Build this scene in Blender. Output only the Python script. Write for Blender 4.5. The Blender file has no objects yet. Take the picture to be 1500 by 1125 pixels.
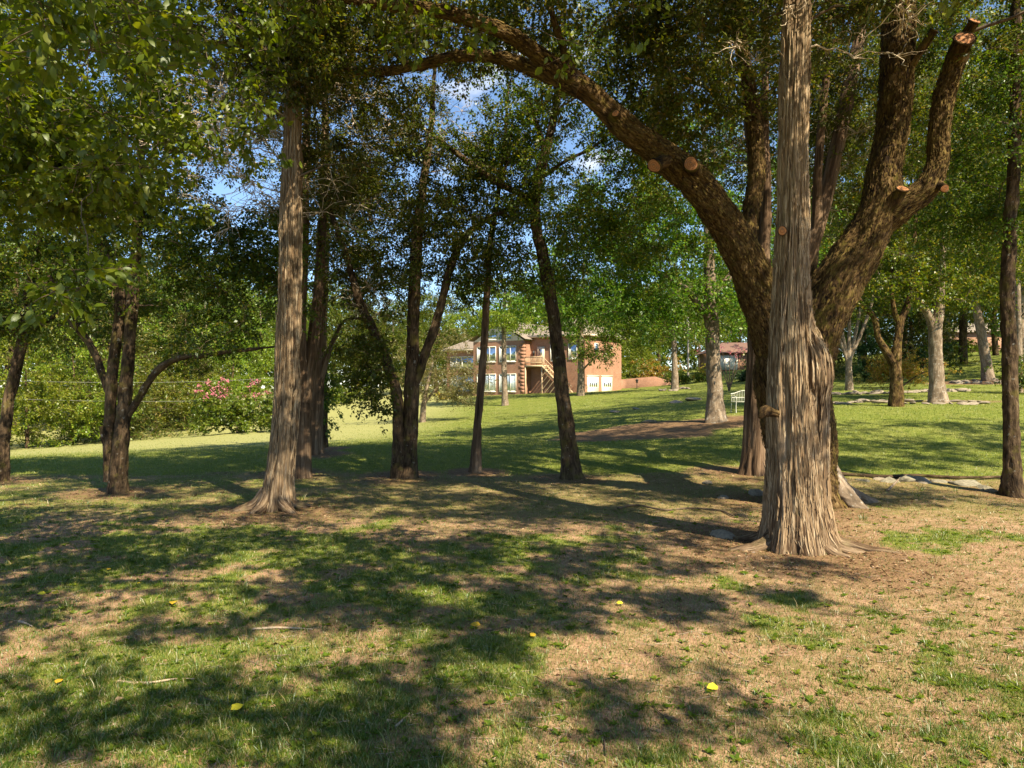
import bpy, math, random
import numpy as np

# ------------------------------------------------------------------ scene, camera, sky, sun
sc = bpy.context.scene
COL = sc.collection
random.seed(5)
rng = np.random.default_rng(11)
F, HOR, CH = 1032.0, 562.5, 2.3          # focal length and horizon row in photo pixels, eye height in metres

cam_d = bpy.data.cameras.new('camera')
cam_d.sensor_width = 36.0
cam_d.lens = 36.0 * F / 1500.0
cam_d.clip_start = 0.05
cam_d.clip_end = 3000.0
cam = bpy.data.objects.new('camera', cam_d)
COL.objects.link(cam)
cam.location = (0, 0, CH)
cam.rotation_euler = (math.radians(90), 0, 0)
sc.camera = cam

SUN_EL = math.radians(46)
SX, SY = 0.62, -0.785                     # direction towards the sun on the ground plan
_n = math.hypot(SX, SY); SX /= _n; SY /= _n
world = bpy.data.worlds.new('World')
sc.world = world
world.use_nodes = True
wn, wl = world.node_tree.nodes, world.node_tree.links
wn.clear()
w_out = wn.new('ShaderNodeOutputWorld')
w_bg = wn.new('ShaderNodeBackground')
w_sky = wn.new('ShaderNodeTexSky')
w_sky.sky_type = 'NISHITA'
w_sky.sun_disc = False
w_sky.sun_elevation = SUN_EL
w_sky.sun_rotation = math.atan2(SX, SY)
w_sky.air_density = 0.8
w_sky.dust_density = 0.1
w_sky.ozone_density = 4.0
w_bg.inputs[1].default_value = 0.10
w_tc = wn.new('ShaderNodeTexCoord')
w_map = wn.new('ShaderNodeMapping'); w_map.inputs['Scale'].default_value = (3.2, 3.2, 7.0)
w_no = wn.new('ShaderNodeTexNoise'); w_no.inputs['Scale'].default_value = 1.6; w_no.inputs['Detail'].default_value = 7
w_rm = wn.new('ShaderNodeMapRange'); w_rm.inputs[1].default_value = 0.63; w_rm.inputs[2].default_value = 0.78
w_mix = wn.new('ShaderNodeMixRGB'); w_mix.inputs[2].default_value = (6.0, 6.0, 6.0, 1)
wl.new(w_tc.outputs['Generated'], w_map.inputs[0]); wl.new(w_map.outputs[0], w_no.inputs['Vector'])
wl.new(w_no.outputs[0], w_rm.inputs[0]); wl.new(w_rm.outputs[0], w_mix.inputs[0])
w_tint = wn.new('ShaderNodeMixRGB'); w_tint.blend_type = 'MULTIPLY'; w_tint.inputs[0].default_value = 1; w_tint.inputs[2].default_value = (1.0, 0.98, 0.92, 1)
wl.new(w_sky.outputs[0], w_tint.inputs[1]); wl.new(w_tint.outputs[0], w_mix.inputs[1]); wl.new(w_mix.outputs[0], w_bg.inputs[0])
wl.new(w_bg.outputs[0], w_out.inputs[0])

sun_d = bpy.data.lights.new('sun', 'SUN')
sun_d.energy = 5.0
sun_d.angle = math.radians(0.53)
sun_d.color = (1.0, 0.87, 0.63)
sun = bpy.data.objects.new('sun', sun_d)
COL.objects.link(sun)
from mathutils import Vector
sun.rotation_euler = Vector((SX * math.cos(SUN_EL), SY * math.cos(SUN_EL), math.sin(SUN_EL))).to_track_quat('Z', 'Y').to_euler()

sc.view_settings.view_transform = 'Standard'
sc.view_settings.look = 'None'
sc.view_settings.gamma = 1
sc.view_settings.use_curve_mapping = False
sc.view_settings.exposure = 1.40
sc.render.engine = 'CYCLES'
cy = sc.cycles
cy.max_bounces = 6; cy.diffuse_bounces = 4; cy.glossy_bounces = 2; cy.transmission_bounces = 4
cy.transparent_max_bounces = 4
cy.caustics_reflective = False; cy.caustics_refractive = False
cy.use_denoising = True

# ------------------------------------------------------------------ helpers
def P(px, py, Y):
    return np.array([(px - 750.0) / F * Y, Y, CH - (py - HOR) / F * Y])

def _hash(ix, iy, iz, seed):
    h = (ix * 374761393 + iy * 668265263 + iz * 2147483647 + seed * 974634777) & 0xFFFFFFFF
    h = ((h ^ (h >> 13)) * 1274126177) & 0xFFFFFFFF
    return ((h ^ (h >> 16)) & 0xFFFF) / 65535.0

def vnoise(p, seed=0):
    p = np.asarray(p, float)
    i = np.floor(p).astype(np.int64); f = p - i
    f = f * f * (3 - 2 * f)
    r = 0
    for dx in (0, 1):
        for dy in (0, 1):
            for dz in (0, 1):
                w = (f[..., 0] if dx else 1 - f[..., 0]) * (f[..., 1] if dy else 1 - f[..., 1]) * (f[..., 2] if dz else 1 - f[..., 2])
                r = r + w * _hash(i[..., 0] + dx, i[..., 1] + dy, i[..., 2] + dz, seed)
    return r

def fbm(p, octv=3, seed=0):
    a, t, r = 1.0, 0.0, 0
    p = np.asarray(p, float)
    for k in range(octv):
        r = r + a * vnoise(p * 2 ** k, seed + k * 17); t += a; a *= 0.5
    return r / t

def n2(x, y, s, seed=0, o=3):
    return fbm(np.stack([x / s, y / s, np.zeros_like(x)], -1), o, seed)

def sstep(a, b, x):
    t = np.clip((x - a) / (b - a), 0, 1)
    return t * t * (3 - 2 * t)

def nrm(v):
    return v / (np.linalg.norm(v, axis=-1, keepdims=True) + 1e-9)

class MB:
    """collects quads / tris, links them as ONE mesh object"""
    def __init__(s): s.V = []; s.Q = []; s.A = []; s.n = 0
    def add(s, V, Q, A=None):
        V = np.asarray(V, float).reshape(-1, 3)
        Q = np.asarray(Q, np.int64)
        s.V.append(V); s.Q.append(Q + s.n); s.n += len(V)
        s.A.append(V.copy() if A is None else np.asarray(A, float).reshape(-1, 3))
        return s
    def box(s, lo, hi, M=None):
        lo = np.array(lo, float); hi = np.array(hi, float)
        c = np.array([[x, y, z] for x in (0, 1) for y in (0, 1) for z in (0, 1)])
        V = lo + c * (hi - lo)
        if M is not None: V = M(V)
        return s.add(V, [[0, 1, 3, 2], [4, 6, 7, 5], [0, 4, 5, 1], [2, 3, 7, 6], [0, 2, 6, 4], [1, 5, 7, 3]])
    def bar(s, a, b, w, h=None, n=4):
        a = np.array(a, float); b = np.array(b, float)
        return s.tube([a, b], [w / 2] * 2, n, 1e9)
    def tube(s, pts, rad, n=8, step=0.1, disp=None, cap=True, s0=0.0):
        pts = np.asarray(pts, float); rad = np.asarray(rad, float)
        C, R, S = resample(pts, rad, step)
        S = S + s0
        T = np.gradient(C, axis=0); T = nrm(T)
        K = len(C)
        N = np.zeros_like(C)
        up = np.array([1.0, 0, 0]) if abs(T[0, 0]) < 0.8 else np.array([0, 0, 1.0])
        v = up
        for k in range(K):
            v = v - T[k] * np.dot(v, T[k]); v = v / np.linalg.norm(v); N[k] = v
        B = np.cross(T, N)
        th = np.linspace(0, 2 * math.pi, n, endpoint=False)
        ct, st = np.cos(th)[None], np.sin(th)[None]
        RR = np.repeat(R[:, None], n, 1)
        if disp is not None: RR = RR + disp(np.repeat(th[None], K, 0), np.repeat(S[:, None], n, 1), RR)
        V = C[:, None] + RR[..., None] * (ct[..., None] * N[:, None] + st[..., None] * B[:, None])
        A = np.stack([R[:, None] * ct, R[:, None] * st, np.repeat(S[:, None], n, 1)], -1)
        i = np.arange(K - 1)[:, None] * n; j = np.arange(n)[None]; j2 = (j + 1) % n
        Q = np.stack([i + j, i + j2, i + n + j2, i + n + j], -1).reshape(-1, 4)
        V = V.reshape(-1, 3); A = A.reshape(-1, 3)
        s.add(V, Q, A)
        if cap:
            for k0, c, sg in ((0, C[0], -1), ((K - 1) * n, C[-1], 1)):
                idx = k0 + np.arange(n)
                ring = V[idx]
                tri = [[n, (q + 1) % n, q] if sg < 0 else [n, q, (q + 1) % n] for q in range(n)]
                s.add(np.vstack([ring, c[None]]), tri, np.vstack([A[idx], A[idx].mean(0)[None]]))
        return s
    def build(s, name, mat, parent=None, loc=None, smooth=True, attrs=None):
        me = bpy.data.meshes.new(name)
        V = np.vstack(s.V)
        if loc is not None: V = V - np.asarray(loc)
        loops = np.concatenate([q.ravel() for q in s.Q])
        tot = np.concatenate([np.full(len(q), q.shape[1]) for q in s.Q])
        start = np.concatenate([[0], np.cumsum(tot)[:-1]])
        me.vertices.add(len(V)); me.vertices.foreach_set('co', V.astype(np.float32).ravel())
        me.loops.add(len(loops)); me.loops.foreach_set('vertex_index', loops.astype(np.int32))
        me.polygons.add(len(tot)); me.polygons.foreach_set('loop_start', start.astype(np.int32))
        if smooth: me.polygons.foreach_set('use_smooth', np.ones(len(tot), bool))
        me.update(calc_edges=True)
        at = me.attributes.new('bark', 'FLOAT_VECTOR', 'POINT')
        at.data.foreach_set('vector', np.vstack(s.A).astype(np.float32).ravel())
        if attrs:
            for k, a in attrs.items():
                x = me.attributes.new(k, 'FLOAT', 'POINT'); x.data.foreach_set('value', np.asarray(a, np.float32))
        me.materials.append(mat)
        o = bpy.data.objects.new(name, me)
        COL.objects.link(o)
        if parent is not None: o.parent = parent
        return o

def resample(pts, rad, step):
    d = np.linalg.norm(np.diff(pts, axis=0), axis=1); t = np.concatenate([[0], np.cumsum(d)])
    L = t[-1]; K = max(2, int(round(L / step)) + 1)
    u = np.linspace(0, L, K)
    if len(pts) == 2:
        C = pts[0] + (u / L)[:, None] * (pts[1] - pts[0])
    else:
        m = np.gradient(pts, t, axis=0)
        k = np.clip(np.searchsorted(t, u, side='right') - 1, 0, len(t) - 2)
        h = (t[k + 1] - t[k]); x = ((u - t[k]) / h)[:, None]; h = h[:, None]
        C = (2 * x**3 - 3 * x**2 + 1) * pts[k] + (x**3 - 2 * x**2 + x) * h * m[k] + (-2 * x**3 + 3 * x**2) * pts[k + 1] + (x**3 - x**2) * h * m[k + 1]
    R = np.interp(u, t, rad)
    return C, R, u

def tag(o, label=None, cat=None, group=None, kind=None):
    if label: o['label'] = label
    if cat: o['category'] = cat
    if group: o['group'] = group
    if kind: o['kind'] = kind
    return o

def thing(name, label, cat, loc=(0, 0, 0), group=None):
    o = bpy.data.objects.new(name, None)
    o.empty_display_size = 0.2
    COL.objects.link(o)
    o.location = tuple(float(v) for v in loc)
    return tag(o, label, cat, group)

def copy_tree(o, parent=None):
    c = o.copy(); COL.objects.link(c)
    if parent is not None: c.parent = parent
    for ch in list(o.children): copy_tree(ch, c)
    return c

# ------------------------------------------------------------------ materials
def mat(name):
    m = bpy.data.materials.new(name); m.use_nodes = True
    nt = m.node_tree; nt.nodes.clear()
    return m, nt, nt.nodes, nt.links

def ramp(nodes, stops):
    r = nodes.new('ShaderNodeValToRGB')
    e = r.color_ramp.elements
    while len(e) > 1: e.remove(e[-1])
    e[0].position = stops[0][0]; e[0].color = (*stops[0][1], 1)
    for p, c in stops[1:]:
        x = e.new(p); x.color = (*c, 1)
    return r

def leaf_mat(name, cols, trans=0.4, tcol=(1.75, 1.7, 0.5), gloss=0.025):
    m, nt, N, L = mat(name)
    out = N.new('ShaderNodeOutputMaterial')
    geo = N.new('ShaderNodeNewGeometry'); oi = N.new('ShaderNodeObjectInfo')
    r = ramp(N, cols)
    L.new(geo.outputs['Random Per Island'], r.inputs[0])
    hsv = N.new('ShaderNodeHueSaturation')
    mh = N.new('ShaderNodeMapRange'); mh.inputs[3].default_value = 0.475; mh.inputs[4].default_value = 0.515
    mv = N.new('ShaderNodeMapRange'); mv.inputs[3].default_value = 0.8; mv.inputs[4].default_value = 1.2
    L.new(oi.outputs['Random'], mh.inputs[0]); L.new(oi.outputs['Random'], mv.inputs[0])
    L.new(mh.outputs[0], hsv.inputs['Hue']); L.new(mv.outputs[0], hsv.inputs['Value'])
    L.new(r.outputs[0], hsv.inputs['Color'])
    d = N.new('ShaderNodeBsdfDiffuse'); t = N.new('ShaderNodeBsdfTranslucent'); g = N.new('ShaderNodeBsdfGlossy')
    g.inputs['Roughness'].default_value = 0.42; g.inputs['Color'].default_value = (0.9, 0.95, 1, 1)
    mul = N.new('ShaderNodeMixRGB'); mul.blend_type = 'MULTIPLY'; mul.inputs[0].default_value = 1; mul.inputs[2].default_value = (*tcol, 1)
    L.new(hsv.outputs[0], d.inputs[0]); L.new(hsv.outputs[0], mul.inputs[1]); L.new(mul.outputs[0], t.inputs[0])
    a = N.new('ShaderNodeMixShader'); a.inputs[0].default_value = trans
    L.new(d.outputs[0], a.inputs[1]); L.new(t.outputs[0], a.inputs[2])
    b = N.new('ShaderNodeMixShader'); b.inputs[0].default_value = gloss
    L.new(a.outputs[0], b.inputs[1]); L.new(g.outputs[0], b.inputs[2])
    L.new(b.outputs[0], out.inputs[0])
    return m

def bark_mat(name, stops, scale=(16, 16, 1.6), bump=0.8, dist=0.03, moss=None, lichen=None, rough=0.95):
    m, nt, N, L = mat(name)
    out = N.new('ShaderNodeOutputMaterial'); b = N.new('ShaderNodeBsdfPrincipled')
    b.inputs['Roughness'].default_value = rough; b.inputs['Specular IOR Level'].default_value = 0.15
    at = N.new('ShaderNodeAttribute'); at.attribute_name = 'bark'
    mp = N.new('ShaderNodeMapping'); mp.inputs['Scale'].default_value = scale
    n1 = N.new('ShaderNodeTexNoise'); n1.inputs['Scale'].default_value = 1; n1.inputs['Detail'].default_value = 6; n1.inputs['Roughness'].default_value = 0.65
    n1.inputs['Distortion'].default_value = 0.6
    mp2 = N.new('ShaderNodeMapping'); mp2.inputs['Scale'].default_value = (scale[0] * .22, scale[1] * .22, scale[2] * .5)
    n2_ = N.new('ShaderNodeTexNoise'); n2_.inputs['Scale'].default_value = 1; n2_.inputs['Detail'].default_value = 3
    L.new(at.outputs['Vector'], mp.inputs[0]); L.new(mp.outputs[0], n1.inputs['Vector'])
    L.new(at.outputs['Vector'], mp2.inputs[0]); L.new(mp2.outputs[0], n2_.inputs['Vector'])
    ad = N.new('ShaderNodeMath'); ad.operation = 'MULTIPLY_ADD'; ad.inputs[1].default_value = 0.55
    hf = N.new('ShaderNodeMath'); hf.operation = 'MULTIPLY'; hf.inputs[1].default_value = 0.45
    L.new(n2_.outputs[0], hf.inputs[0]); L.new(n1.outputs[0], ad.inputs[0]); L.new(hf.outputs[0], ad.inputs[2])
    r = ramp(N, stops); L.new(ad.outputs[0], r.inputs[0])
    col = r.outputs[0]
    if moss:
        geo = N.new('ShaderNodeNewGeometry')
        nm = N.new('ShaderNodeTexNoise'); nm.inputs['Scale'].default_value = 5; nm.inputs['Detail'].default_value = 4
        L.new(geo.outputs['Position'], nm.inputs['Vector'])
        rr = N.new('ShaderNodeMapRange'); rr.inputs[1].default_value = moss[1]; rr.inputs[2].default_value = moss[1] + .14; rr.inputs[4].default_value = moss[2]
        L.new(nm.outputs[0], rr.inputs[0])
        mx = N.new('ShaderNodeMixRGB'); mx.inputs[2].default_value = (*moss[0], 1)
        L.new(rr.outputs[0], mx.inputs[0]); L.new(col, mx.inputs[1]); col = mx.outputs[0]
    if lichen:
        geo2 = N.new('ShaderNodeNewGeometry')
        nl = N.new('ShaderNodeTexNoise'); nl.inputs['Scale'].default_value = 11; nl.inputs['Detail'].default_value = 3
        L.new(geo2.outputs['Position'], nl.inputs['Vector'])
        rl = N.new('ShaderNodeMapRange'); rl.inputs[1].default_value = lichen[1]; rl.inputs[2].default_value = lichen[1] + .05; rl.inputs[4].default_value = 0.45
        L.new(nl.outputs[0], rl.inputs[0])
        mx2 = N.new('ShaderNodeMixRGB'); mx2.inputs[2].default_value = (*lichen[0], 1)
        L.new(rl.outputs[0], mx2.inputs[0]); L.new(col, mx2.inputs[1]); col = mx2.outputs[0]
    L.new(col, b.inputs['Base Color'])
    bp = N.new('ShaderNodeBump'); bp.inputs['Strength'].default_value = bump; bp.inputs['Distance'].default_value = dist
    L.new(ad.outputs[0], bp.inputs['Height']); L.new(bp.outputs[0], b.inputs['Normal'])
    L.new(b.outputs[0], out.inputs[0])
    return m

def plain(name, col, rough=0.7, var=0.15, scale=6.0, metallic=0.0, bump=0.0):
    m, nt, N, L = mat(name)
    out = N.new('ShaderNodeOutputMaterial'); b = N.new('ShaderNodeBsdfPrincipled')
    b.inputs['Roughness'].default_value = rough; b.inputs['Metallic'].default_value = metallic
    tc = N.new('ShaderNodeTexCoord'); n = N.new('ShaderNodeTexNoise'); n.inputs['Scale'].default_value = scale; n.inputs['Detail'].default_value = 5
    L.new(tc.outputs['Object'], n.inputs['Vector'])
    lo = tuple(max(0, c * (1 - var)) for c in col); hi = tuple(min(1, c * (1 + var)) for c in col)
    r = ramp(N, [(0.3, lo), (0.7, hi)]); L.new(n.outputs[0], r.inputs[0]); L.new(r.outputs[0], b.inputs['Base Color'])
    if bump:
        bp = N.new('ShaderNodeBump'); bp.inputs['Strength'].default_value = bump; bp.inputs['Distance'].default_value = 0.02
        L.new(n.outputs[0], bp.inputs['Height']); L.new(bp.outputs[0], b.inputs['Normal'])
    L.new(b.outputs[0], out.inputs[0])
    return m

M = {}
M['cedar'] = bark_mat('cedar_bark', [(0.36, (.018, .011, .007)), (0.44, (.075, .046, .027)), (0.51, (.16, .108, .066)), (0.60, (.27, .20, .135)), (0.72, (.38, .31, .24))],
                      (25, 25, 1.15), 1.0, 0.06, moss=((.20, .165, .085), .56, .5))
M['cedar_far'] = bark_mat('cedar_bark_reddish', [(0.36, (.03, .019, .012)), (0.5, (.135, .085, .052)), (0.66, (.29, .205, .135))], (26, 26, 1.4), 1.0, 0.06)
M['oak'] = bark_mat('oak_bark', [(0.38, (.010, .006, .004)), (0.46, (.045, .027, .012)), (0.54, (.115, .070, .028)), (0.66, (.24, .165, .075))],
                    (17, 17, 5.5), 1.0, 0.12, moss=((.105, .085, .012), .52, .6))
M['dark_bark'] = bark_mat('dark_bark', [(0.38, (.012, .008, .005)), (0.5, (.062, .041, .024)), (0.64, (.16, .11, .065))], (22, 22, 5), 1.0, 0.07,
                          moss=((.10, .085, .02), .53, .6), lichen=((.30, .29, .25), .66))
M['grey_bark'] = bark_mat('grey_bark', [(0.34, (.06, .045, .03)), (0.5, (.18, .135, .095)), (0.66, (.34, .27, .20))], (16, 16, 4), 0.7, 0.03, lichen=((.42, .40, .36), .60))
M['twig'] = plain('twig_wood', (.10, .068, .042), .9, .4, 9)
M['dead_twig'] = plain('bare_twig_wood', (.44, .36, .26), .9, .35, 9)
M['leaf_oak'] = leaf_mat('oak_leaf', [(0, (.044, .076, .006)), (.45, (.080, .125, .009)), (.8, (.125, .160, .012)), (1, (.25, .20, .02))], .42)
M['leaf_dark'] = leaf_mat('dark_leaf', [(0, (.036, .068, .006)), (.5, (.068, .112, .009)), (.85, (.110, .145, .012)), (1, (.20, .17, .02))], .38)
M['leaf_near'] = leaf_mat('overhang_leaf', [(0, (.062, .105, .006)), (.6, (.100, .150, .008)), (1, (.16, .185, .013))], .48)
M['leaf_cedar'] = leaf_mat('cedar_spray', [(0, (.038, .055, .008)), (.5, (.074, .095, .014)), (.85, (.115, .12, .02)), (1, (.22, .15, .055))], .2)
M['leaf_bright'] = leaf_mat('bright_leaf', [(0, (.058, .120, .010)), (.5, (.098, .175, .014)), (1, (.17, .22, .022))], .4)
M['leaf_yellow'] = leaf_mat('yellow_green_leaf', [(0, (.085, .145, .010)), (.5, (.145, .20, .015)), (1, (.23, .25, .025))], .4)
M['leaf_pale'] = leaf_mat('pale_leaf', [(0, (.10, .12, .035)), (.5, (.17, .18, .06)), (1, (.28, .24, .10))], .35)
M['leaf_conifer'] = leaf_mat('conifer_spray', [(0, (.018, .045, .012)), (.6, (.034, .075, .018)), (1, (.06, .10, .022))], .2)
M['leaf_maple'] = leaf_mat('maple_leaf', [(0, (.20, .22, .02)), (.45, (.34, .31, .03)), (.8, (.44, .31, .04)), (1, (.46, .20, .06))], .4, (1.3, 1.2, .7))
M['petal'] = leaf_mat('pink_petal', [(0, (.50, .10, .17)), (.6, (.66, .20, .28)), (1, (.72, .36, .34))], .3, (1, 1, 1))
M['grass'] = leaf_mat('grass_blade', [(0, (.054, .115, .009)), (.45, (.092, .165, .013)), (.72, (.16, .195, .022)), (.86, (.28, .24, .07)), (1, (.43, .34, .17))], .35, (1.3, 1.35, .8), .04)
M['lawn'] = leaf_mat('lawn_blade', [(0, (.090, .140, .012)), (.5, (.145, .185, .02)), (.85, (.22, .22, .04)), (1, (.32, .27, .08))], .35, (1.3, 1.35, .8), .03)
M['litter'] = leaf_mat('dry_leaf', [(0, (.08, .045, .022)), (.5, (.20, .12, .06)), (.85, (.36, .25, .14)), (1, (.48, .36, .22))], .15, (1, 1, 1), .03)
M['yellow'] = leaf_mat('yellow_leaf', [(0, (.55, .42, .02)), (1, (.62, .50, .05))], .2, (1, 1, 1))
M['stone'] = plain('stone', (.23, .19, .14), .9, .35, 5, 0, .6)
M['stone_dark'] = plain('mossy_stone', (.19, .17, .12), .9, .4, 5, 0, .6)
M['stick'] = plain('stick_wood', (.36, .28, .20), .9, .3, 14)
M['wood_pale'] = plain('weathered_stair_wood', (.52, .38, .24), .8, .12, 3)
M['white'] = plain('white_paint', (.78, .75, .68), .6, .04, 3)
M['trim'] = plain('cream_trim', (.62, .52, .40), .7, .06, 3)
M['shingle'] = plain('roof_shingle', (.22, .18, .14), .9, .18, 9, 0, .3)
M['red_roof'] = plain('red_roof_shingle', (.17, .095, .07), .9, .2, 9)
M['black'] = plain('black_metal', (.02, .02, .02), .5, .2, 5)
M['white_metal'] = plain('white_metal', (.44, .44, .38), .5, .1, 5)
M['steel'] = plain('grey_cable', (.22, .22, .22), .5, .1, 5)
M['pole'] = plain('pole_wood', (.30, .27, .24), .9, .15, 5)
def cut_mat():
    m, nt, N, L = mat('fresh_cut_wood')
    out = N.new('ShaderNodeOutputMaterial'); b = N.new('ShaderNodeBsdfPrincipled'); b.inputs['Roughness'].default_value = .8
    at = N.new('ShaderNodeAttribute'); at.attribute_name = 'bark'
    ln = N.new('ShaderNodeVectorMath'); ln.operation = 'LENGTH'; L.new(at.outputs['Vector'], ln.inputs[0])
    w = N.new('ShaderNodeMath'); w.operation = 'SINE'; mu = N.new('ShaderNodeMath'); mu.operation = 'MULTIPLY'; mu.inputs[1].default_value = 190
    L.new(ln.outputs['Value'], mu.inputs[0]); L.new(mu.outputs[0], w.inputs[0])
    r = ramp(N, [(0, (.28, .105, .034)), (1, (.44, .19, .065))]); mr = N.new('ShaderNodeMapRange'); mr.inputs[1].default_value = -1
    L.new(w.outputs[0], mr.inputs[0]); L.new(mr.outputs[0], r.inputs[0])
    nz = N.new('ShaderNodeTexNoise'); nz.inputs['Scale'].default_value = 17; nz.inputs['Detail'].default_value = 5; L.new(at.outputs['Vector'], nz.inputs['Vector'])
    nr_ = N.new('ShaderNodeMapRange'); nr_.inputs[1].default_value = .50; nr_.inputs[2].default_value = .72; L.new(nz.outputs[0], nr_.inputs[0])
    wx = N.new('ShaderNodeMixRGB'); wx.inputs[2].default_value = (.16, .10, .06, 1); L.new(nr_.outputs[0], wx.inputs[0]); L.new(r.outputs[0], wx.inputs[1]); L.new(wx.outputs[0], b.inputs['Base Color']); L.new(b.outputs[0], out.inputs[0])
    return m
M['cut'] = cut_mat()
def brick_mat():
    m, nt, N, L = mat('brick_wall_material')
    out = N.new('ShaderNodeOutputMaterial'); b = N.new('ShaderNodeBsdfPrincipled'); b.inputs['Roughness'].default_value = .9
    at = N.new('ShaderNodeAttribute'); at.attribute_name = 'bark'
    br = N.new('ShaderNodeTexBrick'); br.inputs['Scale'].default_value = 1.0
    br.inputs['Color1'].default_value = (.27, .108, .058, 1); br.inputs['Color2'].default_value = (.36, .165, .095, 1); br.inputs['Mortar'].default_value = (.36, .26, .19, 1)
    br.inputs['Mortar Size'].default_value = .012; br.inputs['Brick Width'].default_value = .22; br.inputs['Row Height'].default_value = .075; br.inputs['Bias'].default_value = 0
    n = N.new('ShaderNodeTexNoise'); n.inputs['Scale'].default_value = 1.3; n.inputs['Detail'].default_value = 5
    L.new(at.outputs['Vector'], br.inputs['Vector']); L.new(at.outputs['Vector'], n.inputs['Vector'])
    mx = N.new('ShaderNodeMixRGB'); mx.blend_type = 'MULTIPLY'; mx.inputs[0].default_value = .5
    r = ramp(N, [(.3, (.7, .66, .62)), (.7, (1.15, 1.12, 1.1))]); L.new(n.outputs[0], r.inputs[0])
    L.new(br.outputs[0], mx.inputs[1]); L.new(r.outputs[0], mx.inputs[2]); L.new(mx.outputs[0], b.inputs['Base Color']); L.new(b.outputs[0], out.inputs[0])
    return m
M['brick'] = brick_mat()
def glass_mat(name, col, f):
    m, nt, N, L = mat(name)
    out = N.new('ShaderNodeOutputMaterial'); d = N.new('ShaderNodeBsdfDiffuse'); g = N.new('ShaderNodeBsdfGlossy')
    d.inputs[0].default_value = (*col, 1); g.inputs['Roughness'].default_value = .04; g.inputs[0].default_value = (.9, .95, 1, 1)
    x = N.new('ShaderNodeMixShader'); x.inputs[0].default_value = f
    L.new(d.outputs[0], x.inputs[1]); L.new(g.outputs[0], x.inputs[2]); L.new(x.outputs[0], out.inputs[0])
    return m
M['glass'] = glass_mat('window_glass', (.05, .09, .14), .55)
M['blind'] = glass_mat('window_glass_with_pale_blind', (.42, .50, .55), .3)

# ------------------------------------------------------------------ terrain
_c = []
for y in (-30, -12, 0, 6, 11, 15):
    for x in (-20, -12, -5, 0, 5, 12, 20): _c.append((x, y, 0.0))
for px, py, Y in ((20, 662, 35), (170, 655, 34), (350, 634, 40), (250, 640, 48), (480, 590, 72), (600, 588, 75), (520, 640, 33), (600, 632, 38), (660, 583, 82), (770, 577, 80), (900, 572, 85), (850, 645, 26.5), (740, 594, 62),
                  (850, 578, 70), (1047, 617, 28), (960, 566, 85), (1313, 595, 30), (1373, 590, 32), (1445, 558, 50), (1400, 520, 85), (1240, 572, 45), (1150, 545, 80), (1480, 575, 40), (1085, 541, 110), (1480, 515, 100),
                  (700, 660, 22), (900, 655, 22.5), (1300, 655, 21), (1450, 650, 21), (465, 664, 21)):
    p = P(px, py, Y); _c.append(tuple(p))
_c += [(10.3, 14.5, 0.0), (6, 14, .05), (10, 17.5, .22), (6, 18, .22), (0, 18, .02), (-9, 19, -.05), (-70, 60, -1.5), (-60, 130, -1), (-20, 130, 1.5), (20, 140, 4), (70, 140, 8), (80, 80, 7.5), (60, 40, 3.2), (-60, 20, -1.0), (45, 15, .8)]
_c = np.array(_c)
def _phi(r2): return 0.5 * r2 * np.log(r2 + 1e-9)
_D = ((_c[:, None, :2] - _c[None, :, :2]) ** 2).sum(-1)
_n = len(_c)
_A = np.zeros((_n + 3, _n + 3)); _A[:_n, :_n] = _phi(_D) + np.eye(_n) * 2.0
_A[:_n, _n] = 1; _A[:_n, _n + 1:] = _c[:, :2]; _A[_n, :_n] = 1; _A[_n + 1:, :_n] = _c[:, :2].T
_W = np.linalg.solve(_A, np.concatenate([_c[:, 2], [0, 0, 0]]))
def gz(x, y):
    x = np.asarray(x, float); y = np.asarray(y, float)
    sh = x.shape
    X = np.clip(x.ravel(), -85, 90); Y = np.clip(y.ravel(), -32, 142)
    out = np.empty_like(X)
    for a in range(0, len(X), 20000):
        xs, ys = X[a:a + 20000], Y[a:a + 20000]
        d = (xs[:, None] - _c[None, :, 0]) ** 2 + (ys[:, None] - _c[None, :, 1]) ** 2
        out[a:a + 20000] = _phi(d) @ _W[:_n] + _W[_n] + _W[_n + 1] * xs + _W[_n + 2] * ys
    w = sstep(14.9, 15.5, Y) * (1 - sstep(17, 22, Y)) * sstep(5, 7, X)
    out = out + 0.0 * w
    return out.reshape(sh)
def gz1(x, y): return float(gz(np.array([x]), np.array([y]))[0])
def ground_pt(px, Y, dz=0.0):
    x = (px - 750.0) / F * Y
    return np.array([x, Y, gz1(x, Y) + dz])

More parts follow.
